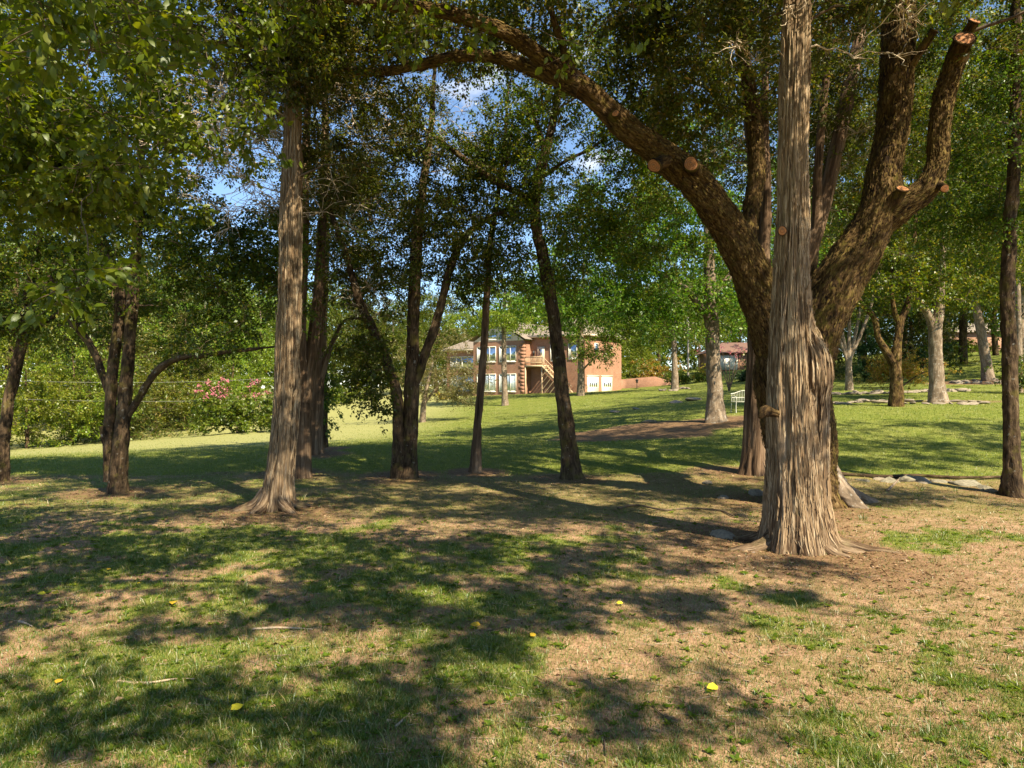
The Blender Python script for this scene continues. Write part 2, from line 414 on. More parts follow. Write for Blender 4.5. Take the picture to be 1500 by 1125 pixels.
# trunk positions that keep bare, mulched ground around them (px, Y, radius)
TRUNKS = [(1170, 10, 2.0), (1170, 13.6, 2.0), (1105, 17, 1.6), (400, 13, 1.5), (440, 17.5, 1.2), (465, 21, 1.2), (473, 23, 1.2), (170, 15, 1.3), (5, 17, 1.3), (590, 17, 1.3), (697, 18, .9), (832, 17, 1.1), (1482, 14.5, 1.2),
          (1047, 28, 2.5)]
def masks(x, y):
    """grass 0..1, mulch 0..1 at ground points"""
    nA = n2(x, y, 1.5, 3); nB = n2(x, y, .42, 9); nC = n2(x, y, 3.6, 21)
    edge = 17.6 + 1.0 * (nC - .5) + .7 * (nA - .5) - 1.4 * sstep(5, 8, x) + .8 * sstep(-3, -7, x)
    lawn = sstep(edge - .5, edge + .5, y)
    # shaded belt of litter under the first trees
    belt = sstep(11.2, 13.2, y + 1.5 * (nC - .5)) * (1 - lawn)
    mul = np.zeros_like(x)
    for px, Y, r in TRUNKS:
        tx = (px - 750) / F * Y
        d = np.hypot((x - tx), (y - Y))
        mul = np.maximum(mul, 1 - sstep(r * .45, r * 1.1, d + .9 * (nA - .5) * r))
    # mulched island on the slope, garden beds on the right
    isl = np.hypot((x - 5.5) / 4.6, (y - 27.5) / 3.2) + .6 * (nA - .5)
    mul = np.maximum(mul, 1 - sstep(.75, 1.05, isl))
    bed = np.hypot((x - 20) / 4.2, (y - 33) / 1.2) + .5 * (nA - .5)
    mul = np.maximum(mul, .6 * (1 - sstep(.7, 1.05, bed)))
    bed2 = np.hypot((x - 33) / 4.5, (y - 49) / 2.5) + .5 * (nA - .5)
    mul = np.maximum(mul, 1 - sstep(.75, 1.05, bed2))
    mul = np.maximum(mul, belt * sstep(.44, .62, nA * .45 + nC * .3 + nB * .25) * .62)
    left = sstep(1.2, -2.5, x + .35 * (y - 7))
    g = .38 * nA + .40 * nB + .22 * nC
    thr = .562 - .10 * left - .025 * belt + .02 * sstep(.0, 1.0, 1 - np.hypot((x + .3) / 2.0, (y - 5.6) / 1.6))
    near = sstep(thr - .07, thr + .07, g)
    patch = 1 - .85 * np.exp(-(((x + 2.0) / 1.0) ** 2 + ((y - 6.7) / .55) ** 2)) 
    patch = patch * (1 - .7 * np.exp(-(((x + 4.4) / .8) ** 2 + ((y - 6.2) / .5) ** 2)))
    grass = np.maximum(lawn, near * patch * (1 - .25 * belt))
    grass = grass * (1 - .92 * mul)
    masks.belt = belt
    return grass, mul, lawn

def axis(lo, hi, dmin, c0, c1, g):
    v = [c0]
    while v[-1] < c1: v.append(v[-1] + dmin)
    d = dmin
    while v[-1] < hi: d *= g; v.append(v[-1] + d)
    w = [c0]; d = dmin
    while w[-1] > lo: d *= g; w.append(w[-1] - d)
    return np.array(w[::-1][:-1] + v)
gx = axis(-420, 420, .045, -5.5, 5.5, 1.028)
gy = axis(-60, 700, .045, 3.2, 12.0, 1.022)
X, Y = np.meshgrid(gx, gy)
Z = gz(X.ravel(), Y.ravel()).reshape(X.shape)
Z = Z + (n2(X.ravel(), Y.ravel(), .5, 5).reshape(X.shape) - .5) * .05 + (n2(X.ravel(), Y.ravel(), .11, 8, 2).reshape(X.shape) - .5) * .016
GR, MU, LA = masks(X.ravel(), Y.ravel())
mb = MB()
ny, nx = X.shape
i = np.arange(ny - 1)[:, None] * nx; j = np.arange(nx - 1)[None]
mb.add(np.stack([X, Y, Z], -1).reshape(-1, 3), np.stack([i + j, i + j + 1, i + nx + j + 1, i + nx + j], -1).reshape(-1, 4))
def ground_mat():
    m, nt, N, L = mat('ground_soil_grass')
    out = N.new('ShaderNodeOutputMaterial'); b = N.new('ShaderNodeBsdfPrincipled'); b.inputs['Roughness'].default_value = .95; b.inputs['Specular IOR Level'].default_value = .1
    geo = N.new('ShaderNodeNewGeometry')
    def noise(s, d=5, r=.6):
        n = N.new('ShaderNodeTexNoise'); n.inputs['Scale'].default_value = s; n.inputs['Detail'].default_value = d; n.inputs['Roughness'].default_value = r
        L.new(geo.outputs['Position'], n.inputs['Vector']); return n
    def attr(k):
        a = N.new('ShaderNodeAttribute'); a.attribute_name = k; return a
    nf = noise(38); nm = noise(5); nl = noise(.55, 4)
    mixn = N.new('ShaderNodeMath'); mixn.operation = 'MULTIPLY_ADD'; mixn.inputs[1].default_value = .5
    h2 = N.new('ShaderNodeMath'); h2.operation = 'MULTIPLY'; h2.inputs[1].default_value = .5
    L.new(nm.outputs[0], h2.inputs[0]); L.new(nf.outputs[0], mixn.inputs[0]); L.new(h2.outputs[0], mixn.inputs[2])
    soil = ramp(N, [(.34, (.105, .060, .034)), (.5, (.275, .168, .105)), (.66, (.43, .29, .195))])
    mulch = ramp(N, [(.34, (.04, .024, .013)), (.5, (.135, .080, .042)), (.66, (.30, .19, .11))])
    gras = ramp(N, [(.34, (.055, .090, .009)), (.5, (.120, .165, .02)), (.66, (.22, .235, .05))])
    for r in (soil, mulch, gras): L.new(mixn.outputs[0], r.inputs[0])
    dry = N.new('ShaderNodeMixRGB'); dry.inputs[2].default_value = (.24, .235, .075, 1)
    dr = N.new('ShaderNodeMapRange'); dr.inputs[1].default_value = .45; dr.inputs[2].default_value = .7; dr.inputs[4].default_value = .4
    L.new(nl.outputs[0], dr.inputs[0]); L.new(dr.outputs[0], dry.inputs[0]); L.new(gras.outputs[0], dry.inputs[1])
    m1 = N.new('ShaderNodeMixRGB'); m2 = N.new('ShaderNodeMixRGB')
    ol = N.new('ShaderNodeMixRGB'); ol.inputs[2].default_value = (.165, .165, .045, 1)
    no_ = noise(2.2, 8, .7); orr = N.new('ShaderNodeMapRange'); orr.inputs[1].default_value = .40; orr.inputs[2].default_value = .60; orr.inputs[4].default_value = .28
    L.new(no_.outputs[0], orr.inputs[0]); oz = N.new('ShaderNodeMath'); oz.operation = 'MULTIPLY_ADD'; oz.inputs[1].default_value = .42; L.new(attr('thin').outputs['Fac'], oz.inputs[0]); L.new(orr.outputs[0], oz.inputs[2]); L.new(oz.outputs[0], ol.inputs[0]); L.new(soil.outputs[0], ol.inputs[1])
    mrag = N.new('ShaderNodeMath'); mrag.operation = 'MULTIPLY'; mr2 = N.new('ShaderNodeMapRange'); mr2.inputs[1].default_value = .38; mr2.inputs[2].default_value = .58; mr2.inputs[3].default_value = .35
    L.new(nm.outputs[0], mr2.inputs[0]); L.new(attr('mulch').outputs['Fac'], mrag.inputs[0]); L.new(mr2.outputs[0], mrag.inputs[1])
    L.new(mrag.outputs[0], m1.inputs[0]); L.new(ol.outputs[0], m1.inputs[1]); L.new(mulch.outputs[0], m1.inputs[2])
    dd = N.new('ShaderNodeMixRGB'); dd.inputs[2].default_value = (.30, .30, .12, 1); dm = N.new('ShaderNodeMath'); dm.operation = 'MULTIPLY'; dm.inputs[1].default_value = .75
    L.new(attr('dry').outputs['Fac'], dm.inputs[0]); L.new(dm.outputs[0], dd.inputs[0]); L.new(dry.outputs[0], dd.inputs[1])
    # ragged edge: mask pushed by fine noise
    ga = attr('grass'); sub = N.new('ShaderNodeMath'); sub.operation = 'ADD'
    nn = N.new('ShaderNodeMapRange'); nn.inputs[1].default_value = .3; nn.inputs[2].default_value = .7; nn.inputs[3].default_value = -.35; nn.inputs[4].default_value = .35
    L.new(nf.outputs[0], nn.inputs[0]); L.new(ga.outputs['Fac'], sub.inputs[0]); L.new(nn.outputs[0], sub.inputs[1])
    cl = N.new('ShaderNodeMapRange'); cl.inputs[1].default_value = .3; cl.inputs[2].default_value = .8; cl.inputs[4].default_value = .9
    L.new(sub.outputs[0], cl.inputs[0]); L.new(cl.outputs[0], m2.inputs[0]); L.new(m1.outputs[0], m2.inputs[1]); L.new(dd.outputs[0], m2.inputs[2])
    L.new(m2.outputs[0], b.inputs['Base Color'])
    bp = N.new('ShaderNodeBump'); bp.inputs['Strength'].default_value = .6; bp.inputs['Distance'].default_value = .03
    L.new(mixn.outputs[0], bp.inputs['Height']); L.new(bp.outputs[0], b.inputs['Normal'])
    L.new(b.outputs[0], out.inputs[0])
    return m
BELT = masks.belt
DRY = sstep(-2, -9, X.ravel()) * sstep(24, 32, Y.ravel())
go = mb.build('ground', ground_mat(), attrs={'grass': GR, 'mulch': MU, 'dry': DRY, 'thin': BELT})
tag(go, 'rising lawn with bare soil and leaf mulch under the trees', 'ground', kind='structure')
def gsurf(x, y):
    return gz(x, y) + (n2(x, y, .5, 5) - .5) * .05 + (n2(x, y, .11, 8, 2) - .5) * .016

# ------------------------------------------------------------------ tree building
def leaf_quads(B, D, Nn, L, W):
    S = nrm(np.cross(D, Nn)); Nn = np.cross(S, D)
    mid = B + D * (L * .45)[:, None]
    V = np.stack([B, mid + S * (W / 2)[:, None] + Nn * (W * .18)[:, None], B + D * L[:, None] - Nn * (L * .12)[:, None], mid - S * (W / 2)[:, None] + Nn * (W * .18)[:, None]], 1)
    Q = np.arange(len(B) * 4).reshape(-1, 4)
    return V.reshape(-1, 3), Q

def big_leaf(B, D, Nn, L, W):
    S = nrm(np.cross(D, Nn)); Nn = np.cross(S, D)
    def pt(t, s, z): return B + D * (L * t)[:, None] + S * (W * s)[:, None] + Nn * (L * z)[:, None]
    V = np.stack([pt(0, 0, 0), pt(.3, .46, .05), pt(.68, .36, .0), pt(1, 0, -.14), pt(.68, -.36, 0), pt(.3, -.46, .05), pt(.34, 0, 0), pt(.7, 0, -.04)], 1)
    k = np.arange(len(B))[:, None] * 8
    Q = np.concatenate([k + np.array([[0, 1, 6, 5]]), k + np.array([[1, 2, 7, 6]]), k + np.array([[6, 7, 4, 5]]), k + np.array([[2, 3, 4, 7]])])
    return V.reshape(-1, 3), Q

def tubes_batch(mb, PT, R, n=4):
    B_, K, _ = PT.shape
    T = nrm(np.gradient(PT, axis=1))
    up = np.where(np.abs(T[..., 2:3]) < .85, np.array([0, 0, 1.0]), np.array([1.0, 0, 0]))
    N = nrm(np.cross(T, up)); Bn = np.cross(T, N)
    th = np.linspace(0, 2 * math.pi, n, endpoint=False)
    V = PT[:, :, None] + R[:, :, None, None] * (np.cos(th)[None, None, :, None] * N[:, :, None] + np.sin(th)[None, None, :, None] * Bn[:, :, None])
    b = np.arange(B_)[:, None, None] * K * n; k = np.arange(K - 1)[None, :, None] * n; j = np.arange(n)[None, None]; j2 = (j + 1) % n
    Q = np.stack([b + k + j, b + k + j2, b + k + n + j2, b + k + n + j], -1).reshape(-1, 4)
    mb.add(V.reshape(-1, 3), Q)

def blob_points(bl):
    """bl: centre (3), radii (3), number -> points, denser near the shell, in noisy clumps"""
    c, r, n = np.array(bl[0], float), np.array(bl[1], float), bl[2]
    q = np.clip(rng.normal(size=(n * 3, 3)) * .60, -1.25, 1.25)
    p = c + q * r
    k = fbm(p / 0.62, 2, 31)
    o = np.argsort(-(k + .22 * rng.random(len(p))))[:n]
    return p[o]

def grow(nodes, nrad, cents, droop=.06):
    """join every cluster centre to the nearest wood; returns branch polylines"""
    nodes = [np.asarray(v) for v in nodes]; nodes = np.array(nodes); nrad = np.array(nrad)
    d0 = np.linalg.norm(cents[:, None] - nodes[None], axis=-1).min(1)
    PT, RR = [], []
    for k in np.argsort(d0):
        c = cents[k]
        v = c - nodes
        d = np.linalg.norm(v, axis=1) + .6 * np.maximum(0, -v[:, 2])
        a = int(np.argmin(d)); p0 = nodes[a]; L = np.linalg.norm(c - p0)
        ctrl = (p0 + c) / 2 + np.array([0, 0, .12 * L]) + rng.normal(size=3) * .10 * L
        t = np.linspace(0, 1, 7)[:, None]
        q = (1 - t) ** 2 * p0 + 2 * t * (1 - t) * ctrl + t * t * c + rng.normal(size=(7, 3)) * .025 * L * np.sin(t * math.pi)
        r0 = min(nrad[a] * .7, .010 + .014 * L); r = np.linspace(r0, max(.004, r0 * .3), 7)
        PT.append(q); RR.append(r)
        nodes = np.vstack([nodes, q[2:]]); nrad = np.concatenate([nrad, r[2:]])
    return np.array(PT), np.array(RR)

def foliage(cents, kind, size, per, rad, mbw, mbl, flat=.55, big=False, twn=5):
    """twigs round each centre, leaves along the twigs"""
    n = len(cents)
    C = np.repeat(cents, twn, 0)
    D = rng.normal(size=(len(C), 3)); D[:, 2] = D[:, 2] * flat - (.12 if kind != 'conifer' else -.1); D = nrm(D)
    Lg = rad * (.6 + .7 * rng.random(len(C)))
    t = np.array([0, .35, .7, 1.0])
    PT = C[:, None] + D[:, None] * (t[None, :, None] * Lg[:, None, None])
    PT[:, 2:, 2] -= (Lg * .10)[:, None] * np.array([.5, 1.0])
    PT[:, 1:] += rng.normal(size=(len(C), 3, 3)) * (.05 * rad)
    if mbw is not None:
        tubes_batch(mbw, PT, np.repeat((size * .045 * np.array([1, .8, .6, .3]))[None], len(C), 0), 3)
    m = max(1, int(per / twn))
    k = np.repeat(np.arange(len(C)), m)
    u = rng.random(len(k)) ** .7 * 3 * .999
    a = u.astype(int); f = (u - a)[:, None]
    B = PT[k, a] * (1 - f) + PT[k, a + 1] * f + rng.normal(size=(len(k), 3)) * (.10 * rad)
    td = nrm(PT[k, 3] - PT[k, 0])
    if kind == 'conifer':
        d = nrm(td * .9 + rng.normal(size=B.shape) * .45 + np.array([0, 0, .15]))
        L = size * (.6 + .8 * rng.random(len(k))); W = L * .30
    else:
        d = nrm(td * .7 + rng.normal(size=B.shape) * .6 + np.array([0, 0, -.30]))
        L = size * (.65 + .6 * rng.random(len(k))); W = L * (.52 + .15 * rng.random(len(k)))
    Nn = nrm(np.array([0, 0, 1.0]) + rng.normal(size=B.shape) * .75)
    V, Q = (big_leaf if big else leaf_quads)(B, d, Nn, L, W)
    mbl.add(V, Q)

def disp_cedar(amp=1.0, flare=.55, fh=.35, seed=0):
    def f(th, s, r):
        c, q = np.cos(th), np.sin(th)
        fine = fbm(np.stack([c * r * 20, q * r * 20, s * 1.0], -1), 3, seed)
        mid = fbm(np.stack([c * r * 7, q * r * 7, s * .45], -1), 2, seed + 5)
        big = vnoise(np.stack([c * 1.5, q * 1.5, s * .25 + seed], -1), seed + 9)
        lob = vnoise(np.stack([c * 2.6, q * 2.6, s * .15], -1), seed + 13)
        e = np.exp(-np.maximum(s, 0) / fh)
        return amp * (-(np.abs(fine - .5) * .17) + (mid - .5) * .13 + (big - .5) * .5 * r * .5) + e * r * flare * (.35 + 1.5 * np.clip(lob - .3, 0, 1))
    return f
def disp_bark(amp=1.0, flare=.5, fh=.25, seed=0):
    def f(th, s, r):
        c, q = np.cos(th), np.sin(th)
        fine = fbm(np.stack([c * r * 16, q * r * 16, s * 5.5], -1), 3, seed)
        mid = fbm(np.stack([c * r * 4, q * r * 4, s * 1.4], -1), 2, seed + 5)
        lob = vnoise(np.stack([c * 2.2, q * 2.2, s * .2], -1), seed + 13)
        e = np.exp(-np.maximum(s, 0) / fh)
        return amp * ((fine - .5) * .07 + (mid - .5) * .35 * r) + e * r * flare * (.3 + 1.4 * np.clip(lob - .3, 0, 1))
    return f

def slim(r, f=.86): return np.asarray(r) * f
def px_path(pts):
    """[(px, py, Y, width in px)] -> world points, radii; py None puts the point in the ground"""
    p, r = [], []
    for a in pts:
        if a[1] is None: p.append(ground_pt(a[0], a[2], -.18))
        else: p.append(P(a[0], a[1], a[2]))
        r.append(a[3] / F * a[2] / 2 * .88)
    return np.array(p), np.array(r)

LEAF, PER = .80, 1.1
def build_tree(name, label, base, stems, blobs=(), bark='dark_bark', leaf='leaf_dark', size=.09, per=90, rad=.5, kind='broad', flat=.55, big=False, group=None, twn=5,
               dead=None, cat='tree', disp=None, nseg=16, step=.10, attach_min=.25, twig_mat='twig', crown_name='crown'):
    """stems: list of (world pts, radii, part name, disp, nseg, step); blobs: list of (centre, radii, n)"""
    base = np.asarray(base, float)
    t = thing(name, label, cat, base, group)
    nodes, nr = [], []
    trunk_obj = None
    for st in stems:
        pts, rad_, pn = st[0], st[1], st[2]
        dp, ns, sp = (st[3] if len(st) > 3 else disp), (st[4] if len(st) > 4 else nseg), (st[5] if len(st) > 5 else step)
        m = MB(); m.tube(pts, rad_, ns, sp, dp)
        if len(st) > 6: st[6](m)
        o = m.build(pn, M[bark], t, base)
        if pn == 'trunk' and trunk_obj is None: trunk_obj = o
        C, R, S = resample(np.asarray(pts, float), np.asarray(rad_, float), .3)
        for q in range(len(C)):
            if S[q] > attach_min * S[-1] or pn != 'trunk': nodes.append(C[q]); nr.append(R[q])
    if len(blobs):
        cents = np.vstack([blob_points(b) for b in blobs])
        PT, RR = grow(nodes, nr, cents)
        mw, ml = MB(), MB()
        tubes_batch(mw, PT, RR, 5)
        foliage(cents, kind, size * LEAF, int(per * PER), rad, mw, ml, flat, big, twn)
        mw.build('branches', M[twig_mat], t, base)
        ml.build(crown_name, M[leaf], t, base, smooth=False)
    if dead:
        for (pc, pr, n, L) in dead:
            md = MB()
            cents = blob_points((pc, pr, n))
            PT, RR = grow(nodes, nr, cents)
            tubes_batch(md, PT, np.maximum(RR * .8, .006), 4)
            C = np.repeat(cents, 7, 0)
            D = nrm(rng.normal(size=(len(C), 3)) * np.array([1, 1, .6]))
            tt = np.linspace(0, 1, 5)
            q = C[:, None] + D[:, None] * (tt[None, :, None] * (L * (.4 + .8 * rng.random(len(C))))[:, None, None])
            q[:, 1:] += np.cumsum(rng.normal(size=(len(C), 4, 3)) * L * .09, 1)
            tubes_batch(md, q, np.repeat(np.linspace(.008, .0035, 5)[None], len(C), 0), 3)
            md.build('bare_branches', M['dead_twig'], t, base)
    return t, trunk_obj

def bark_pieces(parent, base, pts, rad, disp, n, wr, lr_, off, mat_, seed, name='bark_strips', smin=0.1, smax=1.0, curl=.02):
    """peeling strips or plates of bark lying on the trunk surface"""
    r_ = np.random.default_rng(seed)
    C, R, S = resample(np.asarray(pts, float), np.asarray(rad, float), .02)
    T = nrm(np.gradient(C, axis=0)); N_ = np.zeros_like(C)
    v = np.array([1.0, 0, 0]) if abs(T[0, 0]) < 0.8 else np.array([0, 0, 1.0])
    for k in range(len(C)):
        v = v - T[k] * np.dot(v, T[k]); v = v / np.linalg.norm(v); N_[k] = v
    Bn = np.cross(T, N_)
    L = S[-1]; K = 6
    ln = lr_[0] + (lr_[1] - lr_[0]) * r_.random(n) ** 1.5; w = wr[0] + (wr[1] - wr[0]) * r_.random(n)
    s0 = smin + (min(L, smax * L) - smin) * r_.random(n); s0 = np.minimum(s0, L - ln - .02)
    th = r_.random(n) * 2 * math.pi
    t_ = np.linspace(0, 1, K)
    sv = s0[:, None] + ln[:, None] * t_
    thv = th[:, None] + np.cumsum(r_.normal(size=(n, K)) * .012, 1)
    prof = np.sin(np.clip(t_ * 1.05, 0, 1) * math.pi) ** .35
    lift = off[0] + (off[1] - off[0]) * r_.random(n)
    ce = np.where(r_.random(n) < .15, curl, curl * .15)[:, None] * (np.maximum(t_ - .6, 0) / .4) ** 2 * r_.random((n, 1)) * np.where(r_.random((n, 1)) < .5, 1, 1)
    cols = []; A = []
    for sgn, up_ in ((-1, .0), (0, .45), (1, .0)):
        ri = np.interp(sv.ravel(), S, R).reshape(sv.shape)
        tv = thv + sgn * (w[:, None] * .5 * prof) / np.maximum(ri, .03)
        rr = ri + disp(tv, sv, ri) + lift[:, None] + up_ * lift[:, None] + ce
        P_ = [np.interp(sv.ravel(), S, a[:, q]).reshape(sv.shape) for a in (C, N_, Bn) for q in range(3)]
        Cx = np.stack(P_[:3], -1); Nx = np.stack(P_[3:6], -1); Bx = np.stack(P_[6:], -1)
        cols.append(Cx + rr[..., None] * (np.cos(tv)[..., None] * Nx + np.sin(tv)[..., None] * Bx))
        A.append(np.stack([ri * np.cos(tv), ri * np.sin(tv), sv], -1))
    V = np.stack(cols, 2).reshape(-1, 3); A = np.stack(A, 2).reshape(-1, 3)
    b = np.arange(n)[:, None, None] * K * 3; k = np.arange(K - 1)[None, :, None] * 3; c = np.arange(2)[None, None]
    Q = np.stack([b + k + c, b + k + c + 1, b + k + 3 + c + 1, b + k + 3 + c], -1).reshape(-1, 4)
    m = MB(); m.add(V, Q, A)
    o = m.build(name, mat_, parent, base)
    return o

def piece_mat(name, stops, scale):
    m, nt, N, L = mat(name)
    out = N.new('ShaderNodeOutputMaterial'); b = N.new('ShaderNodeBsdfPrincipled'); b.inputs['Roughness'].default_value = .95; b.inputs['Specular IOR Level'].default_value = .12
    geo = N.new('ShaderNodeNewGeometry'); at = N.new('ShaderNodeAttribute'); at.attribute_name = 'bark'
    mp = N.new('ShaderNodeMapping'); mp.inputs['Scale'].default_value = scale; n = N.new('ShaderNodeTexNoise'); n.inputs['Scale'].default_value = 1; n.inputs['Detail'].default_value = 5
    L.new(at.outputs['Vector'], mp.inputs[0]); L.new(mp.outputs[0], n.inputs['Vector'])
    a = N.new('ShaderNodeMath'); a.operation = 'MULTIPLY_ADD'; a.inputs[1].default_value = .42; h = N.new('ShaderNodeMath'); h.operation = 'MULTIPLY'; h.inputs[1].default_value = .68
    L.new(n.outputs[0], h.inputs[0]); L.new(geo.outputs['Random Per Island'], a.inputs[0]); L.new(h.outputs[0], a.inputs[2])
    r = ramp(N, stops); L.new(a.outputs[0], r.inputs[0]); L.new(r.outputs[0], b.inputs['Base Color'])
    bp = N.new('ShaderNodeBump'); bp.inputs['Strength'].default_value = .7; bp.inputs['Distance'].default_value = .02; L.new(n.outputs[0], bp.inputs['Height']); L.new(bp.outputs[0], b.inputs['Normal'])
    L.new(b.outputs[0], out.inputs[0]); return m
M['strip'] = piece_mat('cedar_bark_strip', [(.12, (.055, .032, .017)), (.35, (.165, .105, .058)), (.6, (.30, .215, .132)), (.88, (.45, .36, .25))], (60, 60, 2.5))
M['plate'] = piece_mat('oak_bark_plate', [(.12, (.016, .009, .004)), (.4, (.050, .030, .011)), (.65, (.105, .068, .024)), (.92, (.20, .155, .045))], (30, 30, 9))

def stub(parent, base, a, b, r, bark):
    """sawn branch stump: short barked stub with a pale cut face"""
    a = np.asarray(a, float); b = np.asarray(b, float)
    m = MB(); m.tube([a, (a + b) / 2, b], [r * 1.35, r * 1.08, r], 18, .03, disp_bark(.25, 0, 1, 3), cap=False)
    o = m.build('branch_stump', M[bark], parent, base)
    d = nrm(b - a); u = nrm(np.cross(d, [0.3, 0.2, 1.0])); v = np.cross(d, u)
    th = np.linspace(0, 2 * math.pi, 20, endpoint=False)
    rr = r * 1.0
    rr = rr * (1 + .10 * np.sin(th * 2 + a[0]) + .05 * np.sin(th * 3 + a[2]))
    cl_ = MB(); tq = np.linspace(0, 2 * math.pi, 25); rq = np.interp(tq % (2 * math.pi), np.append(th, 2 * math.pi), np.append(rr, rr[0])) * 1.04
    cl_.tube(b - d * .012 + rq[:, None] * (np.cos(tq)[:, None] * u + np.sin(tq)[:, None] * v), np.full(25, r * .16), 7, .02, disp_bark(.12, 0, 1, 5), cap=False); cl_.build('bark_collar', M[bark], o, base)
    ring = b + d * .004 + rr[:, None] * (np.cos(th)[:, None] * u + np.sin(th)[:, None] * v)
    c = MB(); A = np.vstack([np.stack([np.cos(th) * rr, np.sin(th) * rr, 0 * th + a[2]], -1) - [0, 0, a[2]], [[0, 0, 0]]])
    c.add(np.vstack([ring, (b + d * .012)[None]]), [[20, q, (q + 1) % 20] for q in range(20)], A)
    c.build('cut_face', M['cut'], o, base)
    return o

def SB(gx_, gy_, h, rx, ry, rz, n):      # crown clump added at height h, sunward of ground point (gx_, gy_), to shade it
    k = h / math.tan(SUN_EL)
    return (np.array([gx_ + SX * k, gy_ + SY * k, h]), (rx * 1.25, ry * 1.25, rz * 1.1), int(n * 1.45))
def B(px, py, Y, rx, ry, rz, n): return (P(px, py, Y), (rx * 1.35, ry * 1.2, rz * 1.3), int(n * 1.9))

# ------------------------------------------------------------------ the near trees
# big cedar in front of the oak
base = ground_pt(1168, 10)
CEDAR_SLIM = 1.04
pts, rad_ = px_path([(1166, None, 10, 104), (1165, 770, 10, 98), (1163, 700, 10, 88), (1161, 600, 10, 80), (1160, 500, 10, 72), (1160, 400, 10, 60), (1162, 300, 10, 52), (1163, 200, 10, 45), (1167, 60, 10, 42), (1170, -60, 10.1, 38), (1172, -250, 10.2, 34), (1170, -420, 10.3, 18)])
p2, r2 = px_path([(1192, None, 9.95, 56), (1191, 720, 9.9, 48), (1194, 640, 9.9, 42), (1197, 580, 9.9, 38), (1199, 550, 9.84, 47), (1197, 525, 9.86, 44), (1189, 500, 9.92, 34), (1180, 478, 9.97, 20), (1174, 460, 10.0, 6)])
cedar, cedar_trunk = build_tree('cedar_tree', 'huge shaggy cedar with grey brown peeling bark, swollen burl and flared roots', base,
    [(pts, rad_ * CEDAR_SLIM, 'trunk', disp_cedar(1.0, .62, .30, 1), 200, .026), (p2, r2, 'side_stem', disp_cedar(1.0, .5, .3, 4), 90, .028)],
    [B(1240, -110, 10.5, 2.0, 2.0, .6, 40), B(1080, -90, 10.5, 1.6, 1.8, .6, 30), B(1168, -330, 10.3, 1.6, 1.6, 1.0, 50), B(1250, 30, 10.8, .8, 1.0, .35, 10), B(1090, 30, 10.5, .6, .8, .3, 8)],
    'cedar', 'leaf_cedar', .13, 110, .45, 'conifer', dead=[(P(1240, 60, 10.4), (.7, .7, .4), 5, .45), (P(1085, 70, 10.2), (.6, .6, .3), 4, .4)], attach_min=.55)
bark_pieces(cedar_trunk, base, pts, rad_ * CEDAR_SLIM, disp_cedar(1.0, .62, .30, 1), 5600, (.005, .018), (.10, .65), (.003, .012), M['strip'], 1, smax=.62, curl=.06)
bark_pieces(cedar_trunk, base, p2, r2, disp_cedar(1.0, .5, .3, 4), 700, (.008, .024), (.10, .4), (.003, .012), M['strip'], 2, smax=.9, curl=.04)
stub(cedar_trunk, base, P(1151, 336, 9.9) + np.array([0, .1, 0]), P(1146, 338, 9.55), .055, 'cedar')
# roots of the cedar
for k, (a, l, r_) in enumerate(((-.30, 1.15, 1.0), (.30, .8, .9), (3.5, .9, .9), (4.05, .5, .6), (5.55, .6, .7), (5.15, .4, .6), (2.7, 1.0, 1.0))):
    d = np.array([math.cos(a), math.sin(a)]); sd_ = np.array([-d[1], d[0]]) * .12 * rng.normal()
    q = [np.array([base[0] + d[0] * t_ + sd_[0] * b_, base[1] + d[1] * t_ + sd_[1] * b_, 0]) for t_, b_ in ((.2, 0), (.42, .2), (.42 + .35 * l, .6), (.42 + .7 * l, 1.4), (.42 + l, 2))]
    for w_, h_ in zip(q, (.34, .10, -.005, -.035, -.10)): w_[2] = gz1(w_[0], w_[1]) + h_ * (.6 + .4 * r_)
    m = MB(); m.tube(np.array(q), np.array([.17, .14, .09, .06, .03]) * r_, 40, .03, disp_cedar(.8, 0, 1, k)); m.build('root', M['cedar'], cedar_trunk, base)
# wood knot plate on the left
m = MB(); m.tube([P(1136, 605, 9.75), P(1118, 604, 9.62), P(1112, 612, 9.6)], [.06, .075, .03], 16, .02, disp_bark(.6, 0, 1, 2)); m.build('knot', M['oak'], cedar_trunk, base)

# the oak behind it
base = ground_pt(1180, 13.6)
YO = 13.4
tp, tr = px_path([(1182, None, 13.6, 110), (1176, 690, 13.6, 104), (1166, 600, 13.5, 112), (1158, 545, 13.4, 118), (1156, 505, 13.4, 100)])
lp, lr = px_path([(1160, 560, 13.4, 84), (1138, 500, 13.3, 84), (1112, 430, 13.2, 74), (1088, 370, 13.0, 66), (1056, 315, 12.8, 62), (1012, 262, 12.5, 60), (965, 222, 12.3, 52), (925, 195, 12.1, 46), (880, 150, 11.9, 42), (838, 118, 11.7, 40), (800, 96, 11.6, 30)])
l1, q1 = px_path([(835, 118, 11.7, 34), (790, 82, 11.5, 26), (749, 53, 11.3, 22), (678, 25, 11.0, 20), (620, 12, 10.8, 18), (560, 6, 10.6, 14), (470, -10, 10.3, 8)])
l2, q2 = px_path([(850, 128, 11.7, 36), (795, 107, 11.8, 24), (731, 84, 11.9, 20), (671, 82, 12.0, 19), (607, 97, 12.1, 16), (546, 106, 12.2, 13), (480, 92, 12.3, 10), (400, 72, 12.5, 7), (300, 60, 12.8, 4)])
l3, q3 = px_path([(838, 110, 11.7, 18), (822, 60, 11.6, 12), (806, 10, 11.5, 10), (795, -60, 11.4, 7)])
l4, q4 = px_path([(1092, 385, 13.1, 34), (1096, 330, 13.3, 26), (1108, 260, 13.5, 25), (1104, 180, 13.7, 24), (1090, 90, 13.9, 22), (1075, 0, 14, 19), (1060, -150, 14, 10)])
